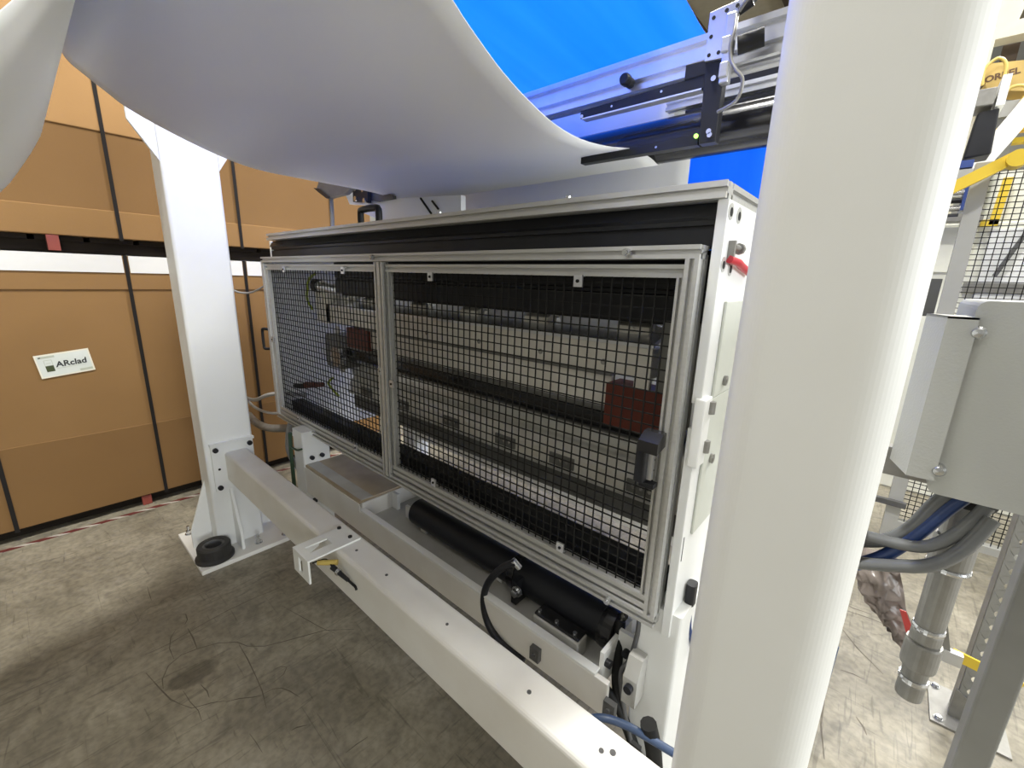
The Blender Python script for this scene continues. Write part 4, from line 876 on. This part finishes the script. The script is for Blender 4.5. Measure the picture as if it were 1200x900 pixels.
obj('tall_section', MB().box(.335, 1.9, 4.02, 4.68, 1.82, 2.16), 'cabinet_cream', cab, bevel=.006)
obj('door_panel', MB().box(.12, .30, 3.985, 4.0, 1.52, 1.80), 'cabinet_cream', cab, bevel=.004)
obj('side_door', MB().box(.36, .80, 3.985, 4.0, .9, 1.78), 'white_clean', cab, bevel=.004)
obj('grey_ledge', MB().box(.30, 1.2, 3.97, 4.0, 1.40, 1.46), 'galvanised', cab)
obj('yellow_angle', MB().prism([(.335, 1.80), (.375, 1.80), (.385, 2.06), (.345, 2.06)], 'y', 3.95, 3.97), 'yellow', cab)
obj('yellow_angle', MB().box(.30, .375, 3.95, 3.97, 1.79, 1.83), 'yellow', cab)
obj('dark_lever', MB().bar((.42, 3.95, 1.50), (.56, 3.95, 1.95), .02, .03, (0, 1, 0)), 'dark_grey', cab)
vb = thing('valve_bank', 'blue block with black and grey valve fittings above the cream cabinet', 'valve block', (.22, 3.9, 1.82))
obj('block', MB().box(.19, .28, 3.85, 4.0, 1.88, 2.03), 'cabinet_blue', vb)
for i in range(4):
    zz = 1.85 + i * .045
    obj('fitting', MB().cyl((.10 + .012 * i, 3.88, zz), (.19, 3.88, zz), .016, 12), 'chrome' if i % 2 else 'black_satin', vb)
obj('base_block', MB().box(.10, .30, 3.86, 3.98, 1.82, 1.845), 'galvanised', vb)
mo = thing('dark_motor', 'dark motor body hanging from the far machine frame', 'motor', (.22, 4.4, 2.25))
obj('body', MB().prism([(.165, 2.26), (.29, 2.27), (.275, 2.54), (.18, 2.53)], 'y', 4.3, 4.5), 'black_satin', mo, bevel=.01)
obj('top_block', MB().box(.14, .24, 4.28, 4.5, 2.56, 2.66), 'galvanised', mo, bevel=.006)
obj('top_fin', MB().box(.25, .29, 4.28, 4.5, 2.55, 2.72), 'white_clean', mo)
obj('blue_band', MB().box(.12, .22, 4.28, 4.4, 2.20, 2.245), 'cabinet_blue', mo)
obj('grey_base', MB().box(.10, .30, 4.28, 4.5, 2.02, 2.19), 'wall_panel', mo)
fa = thing('far_machine_frame', 'pale painted frame of another machine high beyond the near column', 'frame', (.6, 5.4, 0))
obj('cross_bar', MB().box(-.3, 2.4, 5.2, 5.35, 3.26, 3.36), 'beige_paint', fa)
obj('slanted_post', MB().bar((.23, 5.28, 3.36), (.33, 5.28, 3.9), .15, .10, (0, 1, 0)), 'beige_paint', fa)
obj('post', MB().box(2.1, 2.25, 5.2, 5.35, 0, 4.2), 'beige_paint', fa)
obj('post', MB().box(.09, .21, 5.2, 5.35, 1.8, 3.26), 'beige_paint', fa)
obj('brown_panel', MB().box(.27, .36, 5.36, 5.4, 2.98, 3.26), 'brown_dark', fa)
obj('stripe_rail', MB().box(.30, 1.4, 5.0, 5.08, 2.55, 2.585), 'yellow', fa)
obj('stripe_rail', MB().box(.30, 1.4, 5.0, 5.08, 2.47, 2.505), 'yellow', fa)
obj('grey_upright', MB().bar((.38, 4.9, 2.35), (.42, 4.9, 2.65), .05, .05, (0, 1, 0)), 'galvanised', fa)
obj('white_arm', MB().bar((.22, 4.8, 2.2), (.46, 4.8, 2.68), .12, .06, (0, 1, 0)), 'white_clean', fa)
obj('arm_plate', MB().box(.30, .9, 4.85, 4.9, 2.62, 2.72), 'wall_panel', fa)
yc_ = thing('yellow_hopper_box', 'yellow brown box with dark lettering among the far equipment', 'box', (.4, 5.0, 2.75))
obj('body', MB().prism([(.155, 2.86), (.80, 2.70), (.78, 2.88), (.72, 2.95), (.20, 3.02)], 'y', 4.95, 5.15), 'carton_yellow', yc_)
TM = Matrix.Translation((.20, 4.949, 2.895)) @ Matrix.Rotation(math.radians(-8), 4, 'Y') @ Matrix.Rotation(math.pi / 2, 4, 'X')
text('lettering', 'ORBEL', 0.058, TM, 'ink_brown', yc_, bold=.002, depth=.001)
obj('end_cap', MB().cyl((.15, 4.94, 2.84), (.18, 4.94, 2.90), .03, 14), 'brown_dark', yc_)
cable('yellow_hose', [(.19, 4.88, 2.86), (.18, 4.88, 2.96), (.23, 4.88, 3.02), (.28, 4.88, 2.98), (.29, 4.88, 2.88), (.27, 4.88, 2.76)], .010, 'yellow_cable', 'looped yellow hose in front of the yellow box', 8, 'hose')
cable('yellow_hose', [(.30, 4.86, 2.62), (.30, 4.86, 2.72), (.33, 4.86, 2.80), (.38, 4.86, 2.81), (.42, 4.86, 2.79)], .010, 'yellow_cable', 'second yellow hose below the dark lettering', 8, 'hose')
cable('yellow_hose', [(.36, 4.82, 2.58), (.40, 4.82, 2.68), (.44, 4.82, 2.78), (.50, 4.82, 2.80)], .010, 'yellow_cable', 'rightmost yellow hose near the picture edge', 8, 'hose')
